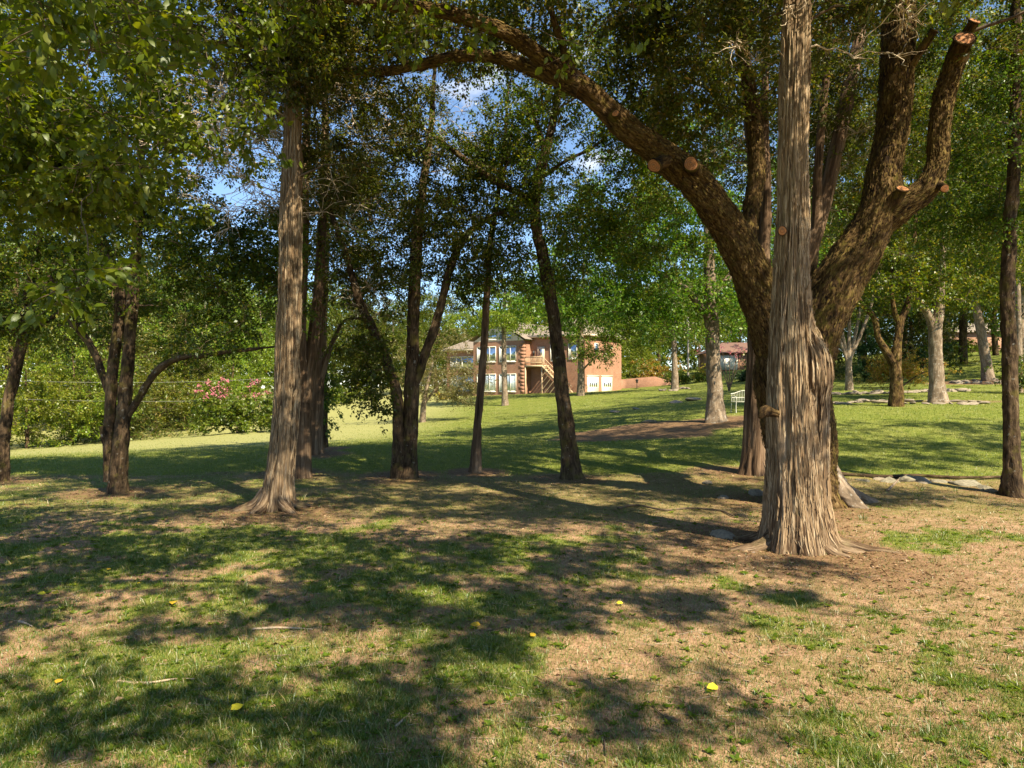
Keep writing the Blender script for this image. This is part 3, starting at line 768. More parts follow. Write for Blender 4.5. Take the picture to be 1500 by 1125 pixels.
rp, rr_ = px_path([(1168, 560, 13.4, 90), (1196, 480, 13.3, 92), (1228, 415, 13.2, 84), (1262, 360, 13.1, 76), (1288, 305, 13.0, 68), (1296, 250, 13.0, 58), (1308, 180, 13.0, 54), (1314, 100, 13.0, 53), (1317, 0, 13.0, 53), (1320, -120, 13.0, 46), (1330, -320, 13, 30)])
r1p, r1r = px_path([(1290, 325, 13.0, 56), (1325, 300, 12.8, 48), (1358, 274, 12.7, 42), (1372, 240, 12.7, 35), (1376, 190, 12.7, 34), (1386, 130, 12.7, 34), (1404, 78, 12.6, 32), (1415, 50, 12.5, 29)])
oak, oak_trunk = build_tree('oak_tree', 'spreading oak with dark furrowed bark, arching left limb and sawn right limb', base,
    [(tp, tr, 'trunk', disp_bark(1, .5, .35, 2), 110, .04), (lp, slim(lr), 'limb', disp_bark(1, 0, .3, 3), 90, .035), (rp, slim(rr_, .90), 'limb', disp_bark(1, 0, .3, 6), 90, .04),
     (l1, q1, 'limb', disp_bark(.7, 0, .3, 5), 30, .06), (l2, q2, 'limb', disp_bark(.7, 0, .3, 7), 30, .06), (l3, q3, 'limb', disp_bark(.6, 0, .3, 8), 16, .08), (l4, q4, 'limb', disp_bark(.7, 0, .3, 9), 30, .06),
     (r1p, slim(r1r, .88), 'limb', disp_bark(.8, 0, .3, 10), 60, .04)],
    [B(500, 130, 12.5, 1.0, 1.0, .35, 14), B(560, 30, 12.3, 1.9, 1.4, .7, 38), B(400, 25, 12.5, 1.7, 1.4, .6, 30), B(700, 10, 12.4, 1.6, 1.3, .55, 28), B(850, 20, 12.6, 1.5, 1.3, .7, 28), B(950, 110, 13.0, 1.0, 1.2, .9, 30), B(1030, 70, 13.6, 1.1, 1.2, .9, 30),
     B(1010, 170, 14, .8, .9, .6, 20), B(900, -160, 11.5, 3.2, 3, 1.1, 60), B(1250, -200, 13, 3.0, 3, 1.3, 90), B(600, -120, 10.8, 2.6, 2.4, .8, 60), B(1390, -60, 13.5, 1.6, 1.6, 1.0, 36), (np.array([1.6, 8.3, 8.4]), (2.4, 1.8, .8), 84), (np.array([-1.5, 8.6, 8.5]), (2.6, 1.8, .8), 70), (np.array([6.5, 9.5, 9]), (2.5, 2, .9), 70), SB(0, 13, 8.6, 2.6, 1.5, .6, 70), SB(-4.5, 13.0, 8.4, 2.4, 1.4, .6, 60), SB(4.5, 15.5, 9, 2.4, 1.4, .6, 66), SB(1.5, 11.8, 8.4, 1.6, .8, .5, 34), SB(7.5, 14.0, 9, 2.0, .8, .5, 40), SB(1.5, 13.5, 8.8, 2.0, 1.0, .6, 60), SB(-2, 15.5, 9.4, 3, 1.2, .6, 60)],  # fixed and SB clumps sit above the view, added to shade the belt
    'oak', 'leaf_oak', .10, 105, .48, attach_min=.9)
for q_, (pp, rr0, dd, nn) in enumerate(((lp, slim(lr), disp_bark(1, 0, .3, 3), 5200), (rp, slim(rr_, .90), disp_bark(1, 0, .3, 6), 4800), (r1p, slim(r1r, .88), disp_bark(.8, 0, .3, 10), 1700), (l4, q4, disp_bark(.7, 0, .3, 9), 1200), (tp, tr, disp_bark(1, .5, .35, 2), 2200), (l1, q1, disp_bark(.7, 0, .3, 5), 900), (l2, q2, disp_bark(.7, 0, .3, 7), 900))):
    bark_pieces(oak_trunk, base, pp, rr0, dd, int(nn * 1.7), (.012, .034), (.04, .13), (.004, .018), M['plate'], 20 + q_, 'bark_plates', .05, .8 if q_ < 2 else .97, .02)
for (a, b, r) in ((P(980, 232, 12.3), P(958, 243, 11.85), .105), (P(1022, 255, 12.5), P(1012, 240, 11.95), .115), (P(915, 180, 12.0), P(902, 166, 11.75), .06),
                  (P(1305, 310, 12.8), P(1322, 276, 12.5), .095), (P(1334, 95, 12.8), P(1369, 44, 12.45), .07),
                  (P(1402, 84, 12.6), P(1414, 56, 12.25), .145), (P(1410, 60, 12.6), P(1428, 30, 12.35), .09), (P(1372, 270, 12.6), P(1384, 276, 12.4), .07)):
    stub(oak_trunk, base, a, b, r, 'oak')
for k, (a, l) in enumerate(((-.1, .9), (.4, .6), (5.6, .5))):
    d = np.array([math.cos(a), math.sin(a)])
    q = [np.array([base[0] + d[0] * t_, base[1] + d[1] * t_, 0]) for t_ in (.3, .65, .65 + .5 * l, .65 + l)]
    for w_, h_ in zip(q, (.62, .24, .03, -.10)): w_[2] = gz1(w_[0], w_[1]) + h_
    m = MB(); m.tube(np.array(q), [.28, .19, .12, .05], 40, .03, disp_bark(1.2, 0, 1, k)); m.build('root', M['grey_bark'], oak_trunk, base)

# reddish cedar with several stems, behind the oak's left side
base = ground_pt(1104, 17)
a, ar = px_path([(1103, None, 17, 40), (1105, 660, 17, 38), (1110, 560, 17, 36), (1112, 460, 17, 34), (1116, 380, 17, 26)])
s1, s1r = px_path([(1116, 400, 17, 26), (1122, 300, 17, 18), (1120, 200, 17, 15), (1122, 80, 17, 13), (1124, -120, 17, 8)])
s2, s2r = px_path([(1114, 430, 17.1, 24), (1112, 320, 17.2, 20), (1100, 220, 17.4, 17), (1090, 120, 17.5, 14), (1078, 0, 17.6, 11), (1066, -120, 17.6, 6)])
s3, s3r = px_path([(1124, 470, 17.1, 24), (1180, 380, 17.2, 26), (1206, 300, 17.3, 26), (1228, 210, 17.4, 25), (1244, 130, 17.5, 22), (1258, 60, 17.6, 17), (1272, -60, 17.6, 9)])
s4, s4r = px_path([(1196, 340, 17.2, 20), (1198, 260, 17.0, 15), (1206, 160, 16.9, 13), (1214, 60, 16.8, 10), (1220, -60, 16.8, 6)])
build_tree('cedar_tree', 'reddish cedar with several upright stems just behind the spreading oak', base,
    [(a, ar, 'trunk', disp_cedar(.9, .5, .3, 7), 60, .05), (s1, s1r, 'limb', disp_cedar(.5, 0, 1, 3), 24, .08), (s2, s2r, 'limb', disp_cedar(.5, 0, 1, 4), 24, .08), (s3, s3r, 'limb', disp_cedar(.6, 0, 1, 5), 30, .08), (s4, s4r, 'limb', disp_cedar(.5, 0, 1, 6), 20, .08)],
    [B(1070, 130, 17.5, 1.0, 1.2, 1.2, 26), B(1200, 90, 17.5, 1.2, 1.2, 1.2, 24), B(1170, -120, 17.5, 2.4, 2.2, 1.5, 60), B(1250, 200, 18, .8, 1, 1, 10)],
    'cedar_far', 'leaf_cedar', .14, 100, .5, 'conifer', dead=[(P(1250, 240, 17.3), (.9, .7, .9), 9, .6), (P(1060, 220, 17.2), (.7, .7, .8), 8, .55)])

# left cedar and the row behind it
base = ground_pt(402, 13)
a, ar = px_path([(405, None, 13.0, 52), (407, 715, 13, 47), (412, 660, 13, 43), (417, 600, 13, 41), (421, 500, 13, 41), (424, 400, 13, 38), (426, 300, 13, 34), (427, 200, 13, 28), (428, 100, 13, 25), (428, 0, 13, 22), (428, -160, 13, 15), (428, -300, 13, 7)])
lc, lct = build_tree('cedar_tree', 'tall straight cedar with grey bark and wide root flare, bare branches high up', base,
    [(a, ar, 'trunk', disp_cedar(.9, .80, .30, 11), 120, .035)],
    [B(400, 40, 13, 1.4, 1.5, .6, 34), B(460, 130, 13.4, .9, 1.2, .7, 22), B(470, 20, 13.2, 1.2, 1.4, .6, 26), B(428, -170, 13, 1.6, 1.6, 1.2, 60), B(500, 230, 14, .8, 1.1, .7, 18), B(340, 100, 13, .8, 1.0, .4, 8)],
    'cedar', 'leaf_cedar', .13, 105, .45, 'conifer',
    dead=[(P(300, 210, 12.8), (.8, .7, .5), 24, .55), (P(280, 140, 12.8), (.7, .7, .4), 14, .5), (P(350, 180, 12.8), (.7, .7, .5), 30, .5), (P(340, 285, 12.8), (.8, .7, .4), 30, .5), (P(390, 140, 12.8), (.5, .6, .4), 6, .45), (P(500, 150, 13.2), (.6, .6, .6), 8, .5), (P(480, 280, 13.4), (.5, .6, .5), 6, .45)])
bark_pieces(lct, base, a, ar, disp_cedar(.9, .80, .30, 11), 3400, (.007, .02), (.12, .7), (.003, .012), M['strip'], 5, smax=.6, curl=.05)
for k, (a_, l) in enumerate(((3.5, .55), (4.3, .4), (5.6, .45), (.4, .5))):
    d = np.array([math.cos(a_), math.sin(a_)])
    q = [np.array([base[0] + d[0] * t_, base[1] + d[1] * t_, 0]) for t_ in (.12, .32, .32 + .5 * l, .32 + l)]
    for w_, h_ in zip(q, (.32, .09, .0, -.07)): w_[2] = gz1(w_[0], w_[1]) + h_
    m = MB(); m.tube(np.array(q), [.14, .12, .08, .03], 20, .05, disp_cedar(.5, 0, 1, k)); m.build('root', M['cedar'], lct, base)
base = ground_pt(443, 17)
a, ar = px_path([(444, None, 17, 30), (444, 640, 17, 26), (444, 575, 17, 24), (441, 500, 17, 20), (444, 400, 17, 18), (446, 300, 17, 16), (449, 200, 17, 14), (452, 60, 17, 12), (454, -150, 17, 6)])
a2, a2r = px_path([(446, 590, 17, 22), (456, 520, 17.1, 20), (465, 440, 17.2, 17), (470, 360, 17.3, 15), (474, 280, 17.4, 13), (476, 150, 17.5, 10), (478, 0, 17.6, 5)])
build_tree('cedar_tree', 'forked cedar with reddish bark close behind the tall straight cedar', base,
    [(a, ar, 'trunk', disp_cedar(.7, .5, .3, 15), 40, .06), (a2, a2r, 'limb', disp_cedar(.6, 0, 1, 16), 32, .06)],
    [B(480, 160, 17, 1.0, 1.2, 1.0, 26), B(540, 230, 17.5, 1.0, 1.1, .8, 20), B(460, 30, 17, 1.5, 1.5, 1.0, 40), B(455, -120, 17, 1.6, 1.6, 1.2, 36)], 'cedar_far', 'leaf_cedar', .14, 90, .5, 'conifer',
    dead=[(P(520, 300, 17), (1.0, .8, .9), 30, .6), (P(560, 180, 17), (1.2, .8, .9), 26, .6), (P(650, 200, 17.5), (1.0, .8, .9), 16, .6), (P(360, 220, 17.5), (1.0, .8, .6), 8, .6)])
base = ground_pt(464, 21)
a, ar = px_path([(463, None, 21, 26), (464, 620, 21, 22), (466, 560, 21, 20), (470, 480, 21, 19), (470, 380, 21, 16), (474, 280, 21, 13), (476, 120, 21, 9), (478, -40, 21, 4)])
a2, a2r = px_path([(468, 560, 21, 12), (490, 495, 21, 9), (505, 470, 21, 7), (540, 468, 21, 5)])
build_tree('cedar_tree', 'slender sunlit cedar with curved side branch, third in the row of cedars', base,
    [(a, ar, 'trunk', disp_cedar(.7, .5, .3, 18), 32, .07), (a2, a2r, 'limb', disp_cedar(.5, 0, 1, 19), 14, .08)],
    [B(510, 420, 21, 1.0, 1.0, .7, 18), B(530, 330, 21, 1.3, 1.3, 1.1, 34), B(490, 200, 21, 1.2, 1.2, 1.2, 26)], 'cedar_far', 'leaf_cedar', .15, 90, .5, 'conifer',
    dead=[(P(535, 420, 21), (1.1, .8, 1.0), 14, .7)])
base = ground_pt(475, 23.5)
a, ar = px_path([(474, None, 23.5, 15), (474, 560, 23.5, 12), (474, 480, 23.5, 11), (478, 380, 23.5, 9), (480, 250, 23.5, 6), (480, 150, 23.5, 3)])
build_tree('cedar_tree', 'thin ivy dotted trunk with a bright edge at the end of the cedar row', base, [(a, ar, 'trunk', disp_bark(.8, .3, .3, 21), 20, .1)],
    [B(500, 350, 23.5, 1.2, 1.2, 1.3, 30), B(476, 560, 23.2, .22, .22, .9, 12)], 'dark_bark', 'leaf_dark', .13, 70, .45)

# many-stemmed tree at left
base = ground_pt(170, 15)
a, ar = px_path([(172, None, 15, 32), (174, 680, 15, 27), (180, 620, 15, 22), (186, 550, 15, 18), (191, 480, 15, 18), (197, 400, 15, 17), (202, 330, 15, 16), (206, 240, 15, 13), (212, 140, 15, 10), (220, 20, 15, 6)])
b, br_ = px_path([(162, 705, 15.1, 20), (160, 640, 15.1, 18), (163, 580, 15.1, 18), (167, 520, 15.1, 17), (174, 470, 15.1, 17), (176, 430, 15.1, 16), (165, 390, 15.2, 15), (150, 355, 15.3, 15), (140, 320, 15.4, 13), (132, 240, 15.5, 9), (120, 120, 15.6, 5)])
c, cr_ = px_path([(186, 610, 15, 12), (200, 590, 14.9, 11), (216, 562, 14.8, 11), (240, 535, 14.6, 10), (262, 524, 14.5, 10), (300, 521, 14.4, 8), (335, 515, 14.3, 7), (375, 511, 14.2, 5), (402, 508, 14.2, 3)])
d, dr_ = px_path([(162, 580, 15.1, 14), (150, 548, 15.2, 12), (140, 520, 15.3, 11), (125, 495, 15.4, 12), (105, 470, 15.5, 11), (90, 440, 15.6, 8), (70, 400, 15.7, 5)])
e, er_ = px_path([(158, 660, 15.1, 8), (150, 638, 15.0, 7), (148, 624, 15.0, 6)])
f, fr_ = px_path([(178, 595, 14.95, 10), (176, 575, 14.9, 9), (177, 560, 14.9, 6)])
build_tree('shade_tree', 'many stemmed tree with dark trunks and one low branch arching to the right', base,
    [(a, ar, 'trunk', disp_bark(.9, 0.30, .26, 23), 40, .06), (b, br_, 'trunk', disp_bark(.9, .3, .3, 24), 32, .06), (c, cr_, 'limb', disp_bark(.7, 0, 1, 25), 20, .06), (d, dr_, 'limb', disp_bark(.7, 0, 1, 26), 20, .06), (e, er_, 'branch_stump', disp_bark(.5, 0, 1, 2), 14, .05), (f, fr_, 'branch_stump', disp_bark(.5, 0, 1, 2), 14, .05)],
    [B(80, 320, 15.6, 1.8, 1.6, 1.2, 60), B(190, 220, 15, 1.5, 1.6, 1.4, 60), B(330, 430, 14.6, 1.1, 1.2, .75, 52), B(280, 370, 15, .9, 1.0, .5, 22), B(120, 420, 15.6, 1.0, 1.2, .6, 26), B(130, 60, 15, 2.6, 2.4, 1.3, 90), B(20, 180, 15.5, 1.3, 1.6, 1.3, 40), B(250, 110, 15.2, 1.2, 1.4, .8, 30), B(380, 380, 14.4, .5, .8, .5, 16), B(60, 200, 15.5, 1.6, 1.6, 1.2, 50), B(240, 300, 16, .8, 1.0, .5, 16), B(360, 340, 15.5, .8, 1.0, .5, 18), B(250, 150, 15.5, 1.0, 1.0, .5, 16), B(260, 330, 15.8, 1.0, 1.2, .5, 22), (np.array([-5.5, 12.5, 9.8]), (3, 2, .9), 130), SB(-8, 15.5, 9.2, 2.6, 1.2, .6, 60), SB(-5, 18.5, 10.5, 4, 1.6, .7, 80)],
    'dark_bark', 'leaf_dark', .095, 100, .46, attach_min=.35)
# far left tree
base = ground_pt(3, 17)
a, ar = px_path([(2, None, 17, 22), (6, 640, 17, 18), (14, 580, 17, 17), (26, 530, 17, 16), (36, 480, 17, 15), (42, 430, 17, 14), (52, 380, 17, 12), (60, 300, 17, 8), (66, 200, 17, 4)])
b, br_ = px_path([(36, 490, 17, 10), (60, 475, 17, 8), (85, 460, 17, 7), (120, 440, 17, 4)])
c, cr_ = px_path([(34, 500, 17, 9), (10, 475, 17, 8), (-20, 450, 17, 7), (-60, 420, 17, 4)])
build_tree('shade_tree', 'slim dark tree leaning right at the left edge of the shaded grass', base,
    [(a, ar, 'trunk', disp_bark(.8, 0.70, .26, 27), 32, .06), (b, br_, 'limb', disp_bark(.7, 0, 1, 25), 16, .08), (c, cr_, 'limb', disp_bark(.7, 0, 1, 26), 16, .08)],
    [B(10, 400, 17, 1.6, 1.6, .9, 46), B(80, 470, 17.6, 1.0, 1.0, .5, 16), B(-60, 260, 17, 2.2, 2.2, 2.0, 60), B(60, 300, 17.5, 1.3, 1.3, .9, 26), B(-20, 470, 17, .9, .9, .5, 12)],
    'dark_bark', 'leaf_dark', .10, 95, .48, attach_min=.4)
# twin trunk in the middle
base = ground_pt(592, 17)
a, ar = px_path([(597, None, 17, 28), (600, 660, 17, 23), (603, 580, 17, 24), (604, 530, 17, 22), (606, 450, 17, 20), (609, 380, 17, 19), (612, 330, 17, 16), (620, 270, 17, 13), (630, 200, 17, 10), (636, 110, 17, 7), (640, 20, 17, 4)])
b, br_ = px_path([(582, None, 16.9, 22), (583, 640, 16.9, 19), (580, 570, 16.9, 18), (570, 540, 16.85, 17), (550, 490, 16.8, 15), (530, 450, 16.7, 14), (516, 405, 16.6, 12), (502, 360, 16.5, 11), (488, 320, 16.4, 9), (470, 270, 16.3, 6)])
c, cr_ = px_path([(608, 560, 17, 18), (622, 520, 17, 16), (638, 475, 17.1, 15), (650, 430, 17.1, 14), (664, 380, 17.2, 13), (682, 345, 17.2, 11), (715, 320, 17.3, 9), (760, 303, 17.3, 6)])
build_tree('shade_tree', 'twin trunked dark tree with three spreading stems in the middle of the grass', base,
    [(a, ar, 'trunk', disp_bark(.9, 0.70, .26, 31), 40, .06), (b, br_, 'trunk', disp_bark(.9, .3, .3, 32), 36, .06), (c, cr_, 'limb', disp_bark(.8, 0, 1, 33), 28, .06)],
    [B(560, 340, 17, 1.2, 1.4, .8, 44), B(660, 300, 17, 1.0, 1.2, .7, 34), B(610, 260, 17, .9, 1.1, .6, 22), B(545, 545, 16.4, .38, .5, .55, 20), B(530, 480, 16.6, .5, .6, .4, 12), B(690, 380, 17.2, .7, .8, .4, 14), B(640, 130, 17, 1.4, 1.4, 1.0, 26), B(500, 240, 16.6, 1.0, 1.2, .6, 18), B(620, -40, 17, 2.0, 2.0, .9, 40), B(600, 370, 17.5, 1.6, 1.4, .8, 44), B(540, 260, 17.5, 1.2, 1.2, .8, 30), B(660, 230, 17.5, 1.2, 1.2, .6, 18)],
    'dark_bark', 'leaf_dark', .095, 95, .46, attach_min=.4, dead=[(P(510, 430, 16.8), (.7, .6, .8), 8, .5)])
# slender tree added behind the oak to shade the mulched island
base = ground_pt(1186, 20)
a, ar = px_path([(1186, None, 20, 22), (1186, 500, 20, 17), (1192, 380, 20, 14), (1206, 280, 20, 10), (1216, 160, 20, 5)])
build_tree('shade_tree', 'slender tree added behind the forked oak trunk to shade the mulched island, leaves showing beside its limbs', base, [(a, ar, 'trunk', disp_bark(.7, .4, .3, 36), 20, .1)],
    [B(1230, 280, 20, 1.7, 1.7, 1.1, 46), B(1130, 250, 20, 1.2, 1.4, 1.0, 26), SB(5.5, 26.5, 9.5, 3.4, 1.9, 1.0, 200), SB(0, 24, 10, 3.4, 1.2, .8, 60), B(1200, 120, 20, 2.2, 2.2, 1.4, 46)], 'dark_bark', 'leaf_oak', .11, 85, .55, attach_min=.45)
# thin pole-like tree
base = ground_pt(697, 18)
a, ar = px_path([(696, None, 18, 18), (700, 620, 18, 13.5), (705, 560, 18, 13), (710, 490, 18, 12), (714, 420, 18, 11), (719, 350, 18, 10), (727, 300, 18, 8), (738, 220, 18, 6), (745, 120, 18, 3)])
build_tree('shade_tree', 'thin pinkish brown trunk standing before the left windows of the brick house', base, [(a, ar, 'trunk', disp_bark(.7, 0.90, .26, 35), 28, .07)],
    [B(735, 370, 18, .8, .9, .6, 22), B(730, 280, 18, .9, 1, .7, 20), B(690, 410, 18.2, .6, .8, .3, 8)], 'cedar_far', 'leaf_dark', .10, 90, .46, attach_min=.5)
# leaning lichened tree
base = ground_pt(836, 17)
a, ar = px_path([(838, None, 17, 34), (834, 660, 17, 27), (827, 600, 17, 24), (821, 550, 17, 23), (813, 480, 17, 21), (804, 420, 17, 21), (794, 370, 17, 20), (785, 330, 17, 18), (784, 285, 17, 17), (794, 240, 17, 16), (805, 200, 17, 14), (815, 150, 17, 12), (822, 90, 17, 10), (828, 0, 17, 6)])
b, br_ = px_path([(784, 300, 17, 12), (768, 288, 17, 11), (735, 270, 17, 10), (690, 240, 17, 9), (650, 210, 17, 8), (610, 180, 17, 5), (560, 150, 17, 1)])
c, cr_ = px_path([(800, 225, 17, 10), (785, 180, 17, 8), (770, 140, 17, 7), (740, 110, 17, 1)])
d, dr_ = px_path([(792, 260, 17, 8), (830, 235, 16.9, 6), (870, 215, 16.8, 5), (900, 190, 16.7, 3)])
e, er_ = px_path([(735, 272, 17, 7), (745, 220, 17.1, 6), (752, 160, 17.2, 1)])
build_tree('shade_tree', 'leaning lichen spotted tree in front of the wooden stairs of the brick house', base,
    [(a, ar, 'trunk', disp_bark(.9, 1.00, .26, 37), 44, .055), (b, br_, 'limb', disp_bark(.7, 0, 1, 38), 20, .07), (c, cr_, 'limb', disp_bark(.7, 0, 1, 39), 18, .07), (d, dr_, 'limb', disp_bark(.7, 0, 1, 40), 14, .08), (e, er_, 'limb', disp_bark(.7, 0, 1, 40), 14, .08)],
    [B(880, 340, 17, 1.3, 1.3, .7, 40), B(770, 170, 17, 1.2, 1.3, 1.0, 28), B(850, 220, 17, 1.1, 1.2, .9, 36), B(930, 270, 16.8, .9, 1.1, .8, 26), B(830, 400, 17.3, .9, 1, .4, 14), B(690, 220, 17, .8, 1, .5, 14), B(860, 90, 17, 1.5, 1.5, .9, 38), B(800, -60, 17, 2.4, 2.2, 1.0, 50), B(960, 380, 17, .7, .8, .4, 12), B(800, 330, 17.8, 1.4, 1.4, .8, 30), B(740, 250, 17.8, 1.0, 1.2, .7, 18), B(950, 170, 16.5, 1.2, 1.2, 1.2, 44)],
    'dark_bark', 'leaf_oak', .095, 92, .46, attach_min=.45)
# right edge tree
base = ground_pt(1483, 14.5)
a, ar = px_path([(1484, None, 14.5, 32), (1483, 680, 14.5, 24), (1481, 600, 14.5, 23), (1478, 500, 14.5, 22), (1476, 420, 14.5, 21), (1480, 330, 14.5, 19), (1486, 230, 14.5, 18), (1488, 100, 14.5, 16), (1488, 0, 14.5, 14), (1490, -200, 14.5, 7)])
build_tree('shade_tree', 'upright dark trunk with rough patchy bark beside stones at the right edge', base, [(a, ar, 'trunk', disp_bark(1.0, 0.90, .26, 41), 44, .05)],  # SB clumps lie right of the view, added to shade the lawn
    [B(1450, 200, 15, .9, 1.2, 1.2, 40), B(1490, 60, 15, 1.2, 1.4, 1.0, 40), B(1500, 330, 15, .7, .9, .7, 18), B(1400, 330, 15.5, .6, .8, .4, 12), B(1500, -150, 15, 2.0, 2.0, 1.4, 60), B(1560, 180, 15, 1.0, 1.2, 1.3, 26), SB(9, 19, 10, 2.6, .9, .8, 130), SB(7, 23, 11, 3.0, 1.1, .8, 130), SB(12.5, 21.5, 11, 2.4, .9, .8, 120), SB(15, 25, 12, 3.2, 1.0, .8, 120), SB(5, 19.5, 11, 2.6, .8, .7, 90)], 'dark_bark', 'leaf_dark', .095, 95, .46, attach_min=.5)

# tree just outside the left of the frame whose leafy limbs hang into view and shade the grass
base = np.array([-7.2, 3.2, gz1(-7.2, 3.2)])
a = np.array([base + [0, 0, -.2], base + [.05, 0, 1.5], base + [.25, .1, 3.0], base + [.6, .2, 4.6], base + [1.2, .3, 6.2], base + [2.0, .2, 7.6]])
l1 = np.array([base + [.3, .1, 3.4], base + [1.2, .8, 5.0], base + [2.4, 1.5, 5.7], base + [3.8, 2.0, 6.0], base + [5.0, 2.3, 6.1]])
l2 = np.array([base + [.6, .2, 4.6], base + [2.2, .2, 5.8], base + [4.5, -.2, 6.8], base + [7.0, -.6, 7.4], base + [9.3, -.8, 7.6]])
l3 = np.array([base + [.5, .1, 4.2], base + [1.6, 1.6, 5.4], base + [3.2, 3.2, 6.3], base + [4.8, 4.6, 6.9]])
build_tree('overhanging_tree', 'leafy tree whose pointed leaves hang close overhead at the upper left', base,
    [(a, np.linspace(.24, .10, 6), 'trunk', disp_bark(.8, .4, .3, 43), 32, .08), (l1, np.linspace(.09, .02, 5), 'limb', disp_bark(.5, 0, 1, 44), 16, .08), (l2, np.linspace(.13, .03, 5), 'limb', disp_bark(.5, 0, 1, 45), 16, .1), (l3, np.linspace(.11, .03, 4), 'limb', disp_bark(.5, 0, 1, 46), 16, .1)],
    [B(190, 50, 4.6, .30, .4, .16, 6), B(50, 60, 5.0, .5, .6, .30, 9), B(112, 400, 4.7, .06, .08, .16, 2), B(60, 200, 6.2, .6, .6, .5, 16), B(130, 130, 7.5, 1.1, .9, .8, 46), B(20, 110, 7.8, 1.0, .9, .9, 44), B(40, 290, 7.2, .6, .6, .4, 20), B(270, 20, 7.5, .8, .8, .25, 12), B(-80, 260, 6.5, .7, .7, .7, 24), B(160, 300, 7.6, .5, .5, .25, 9),
     SB(-4.0, 9.2, 6.3, 2.0, 1.4, .6, 120), SB(-1.6, 8.3, 6.9, 1.5, 1.1, .5, 70), SB(-6.5, 8.5, 6, 1.5, 1.6, .7, 70), SB(-4.4, 5.3, 6.6, 1.4, .8, .5, 26), SB(-2.2, 4.8, 7.0, 1.1, .8, .4, 18), SB(.7, 8.3, 7.5, 1.5, .7, .4, 50), SB(1.9, 7.4, 7.6, 1.2, .5, .35, 34), SB(1.0, 5.2, 7.4, .5, .55, .3, 16), SB(-.3, 6.2, 7.5, 1.0, .6, .3, 26), SB(-1.2, 5.4, 7.2, .7, .5, .3, 16), SB(-.8, 10, 7.0, 1.6, .9, .4, 50), SB(-3, 7.2, 7.0, 1.2, .5, .4, 26), SB(-3.2, 10.4, 6.6, 2.2, .8, .4, 56), SB(.6, 10.2, 7.4, 1.4, .6, .4, 34), SB(-1.6, 4.4, 7.0, 1.2, .4, .3, 20), SB(2.6, 9.0, 7.8, 1.2, .4, .3, 22), SB(-.4, 7.2, 7.2, .9, .45, .3, 20)],
    'dark_bark', 'leaf_near', .105, 60, .36, big=True, attach_min=.4)

# ------------------------------------------------------------------ the middle distance
# oak-like tree on the slope with a flared base
base = ground_pt(1048, 28)
a, ar = px_path([(1049, None, 28, 34), (1047, 585, 28, 25), (1045, 530, 28, 24), (1042, 470, 28, 22), (1040, 400, 28, 18), (1036, 300, 28, 12), (1030, 180, 28, 6)])
b, br_ = px_path([(1042, 470, 28, 14), (1000, 420, 28, 10), (940, 390, 28, 7), (880, 380, 28, 4)])
c, cr_ = px_path([(1042, 440, 28, 12), (1080, 390, 28.3, 9), (1120, 340, 28.5, 5)])
build_tree('shade_tree', 'stout grey trunk with flared base standing in mulch beside the white bench', base,
    [(a, ar, 'trunk', disp_bark(.9, .5, .45, 51), 32, .1), (b, br_, 'limb', disp_bark(.7, 0, 1, 52), 12, .15), (c, cr_, 'limb', disp_bark(.7, 0, 1, 53), 12, .15)],
    [B(990, 370, 28, 3.0, 2.6, 1.9, 90), B(890, 410, 28, 1.7, 1.8, 1.1, 36), B(1080, 320, 28.5, 2.0, 2.0, 1.8, 46), B(1020, 250, 28, 2.5, 2.4, 1.8, 50), B(1080, 440, 27.5, 1.0, 1.2, .6, 14), B(960, 455, 27.5, 1.0, 1.2, .5, 14), B(870, 450, 27, 1.6, 1.4, .6, 20), B(930, 330, 27.5, 2.0, 1.8, 1.2, 40), B(820, 430, 27.5, 1.2, 1.2, .7, 14)],
    'grey_bark', 'leaf_bright', .16, 90, .75, attach_min=.5)
# Y-forked pair on the right
base = ground_pt(1313, 30)
a, ar = px_path([(1313, None, 30, 23), (1313, 560, 30, 19), (1312, 530, 30, 18), (1315, 500, 30, 13), (1320, 470, 30, 12), (1332, 440, 30, 11), (1336, 410, 30, 9), (1340, 340, 30, 6), (1345, 250, 30, 3)])
b, br_ = px_path([(1310, 535, 30, 15), (1298, 515, 30, 12), (1287, 495, 30, 10), (1280, 465, 30, 9), (1262, 445, 30, 8), (1245, 420, 30, 6), (1225, 400, 30, 4)])
c, cr_ = px_path([(1318, 478, 30, 9), (1310, 455, 30, 8), (1306, 420, 30, 6), (1308, 370, 30, 3)])
build_tree('shade_tree', 'crooked forked dark tree left of its twin by the stone edged bed', base,
    [(a, ar, 'trunk', disp_bark(.8, .3, .4, 54), 28, .1), (b, br_, 'limb', disp_bark(.7, 0, 1, 55), 18, .1), (c, cr_, 'limb', disp_bark(.7, 0, 1, 56), 14, .1)],
    [B(1300, 330, 30, 3.0, 2.6, 2.0, 80), B(1235, 390, 30, 1.5, 1.5, .9, 26), B(1360, 400, 30, 1.2, 1.3, .7, 18), B(1300, 180, 30.5, 3.4, 3, 2.4, 80), B(1270, 40, 30.5, 3.6, 3, 2.4, 90), B(1380, 120, 29, 2.6, 2.4, 2.0, 50), B(1215, 230, 30, 2, 2, 1.8, 40)], 'oak', 'leaf_oak', .16, 85, .75, attach_min=.55)
base = ground_pt(1374, 32)
a, ar = px_path([(1375, None, 32, 30), (1372, 560, 32, 21), (1371, 520, 32, 20), (1371, 480, 32, 20), (1376, 450, 32, 15), (1378, 410, 32, 12), (1384, 330, 32, 8), (1390, 230, 32, 4)])
b, br_ = px_path([(1368, 490, 32, 14), (1360, 462, 32, 12), (1345, 440, 32, 10), (1330, 420, 32, 9), (1310, 390, 32, 5)])
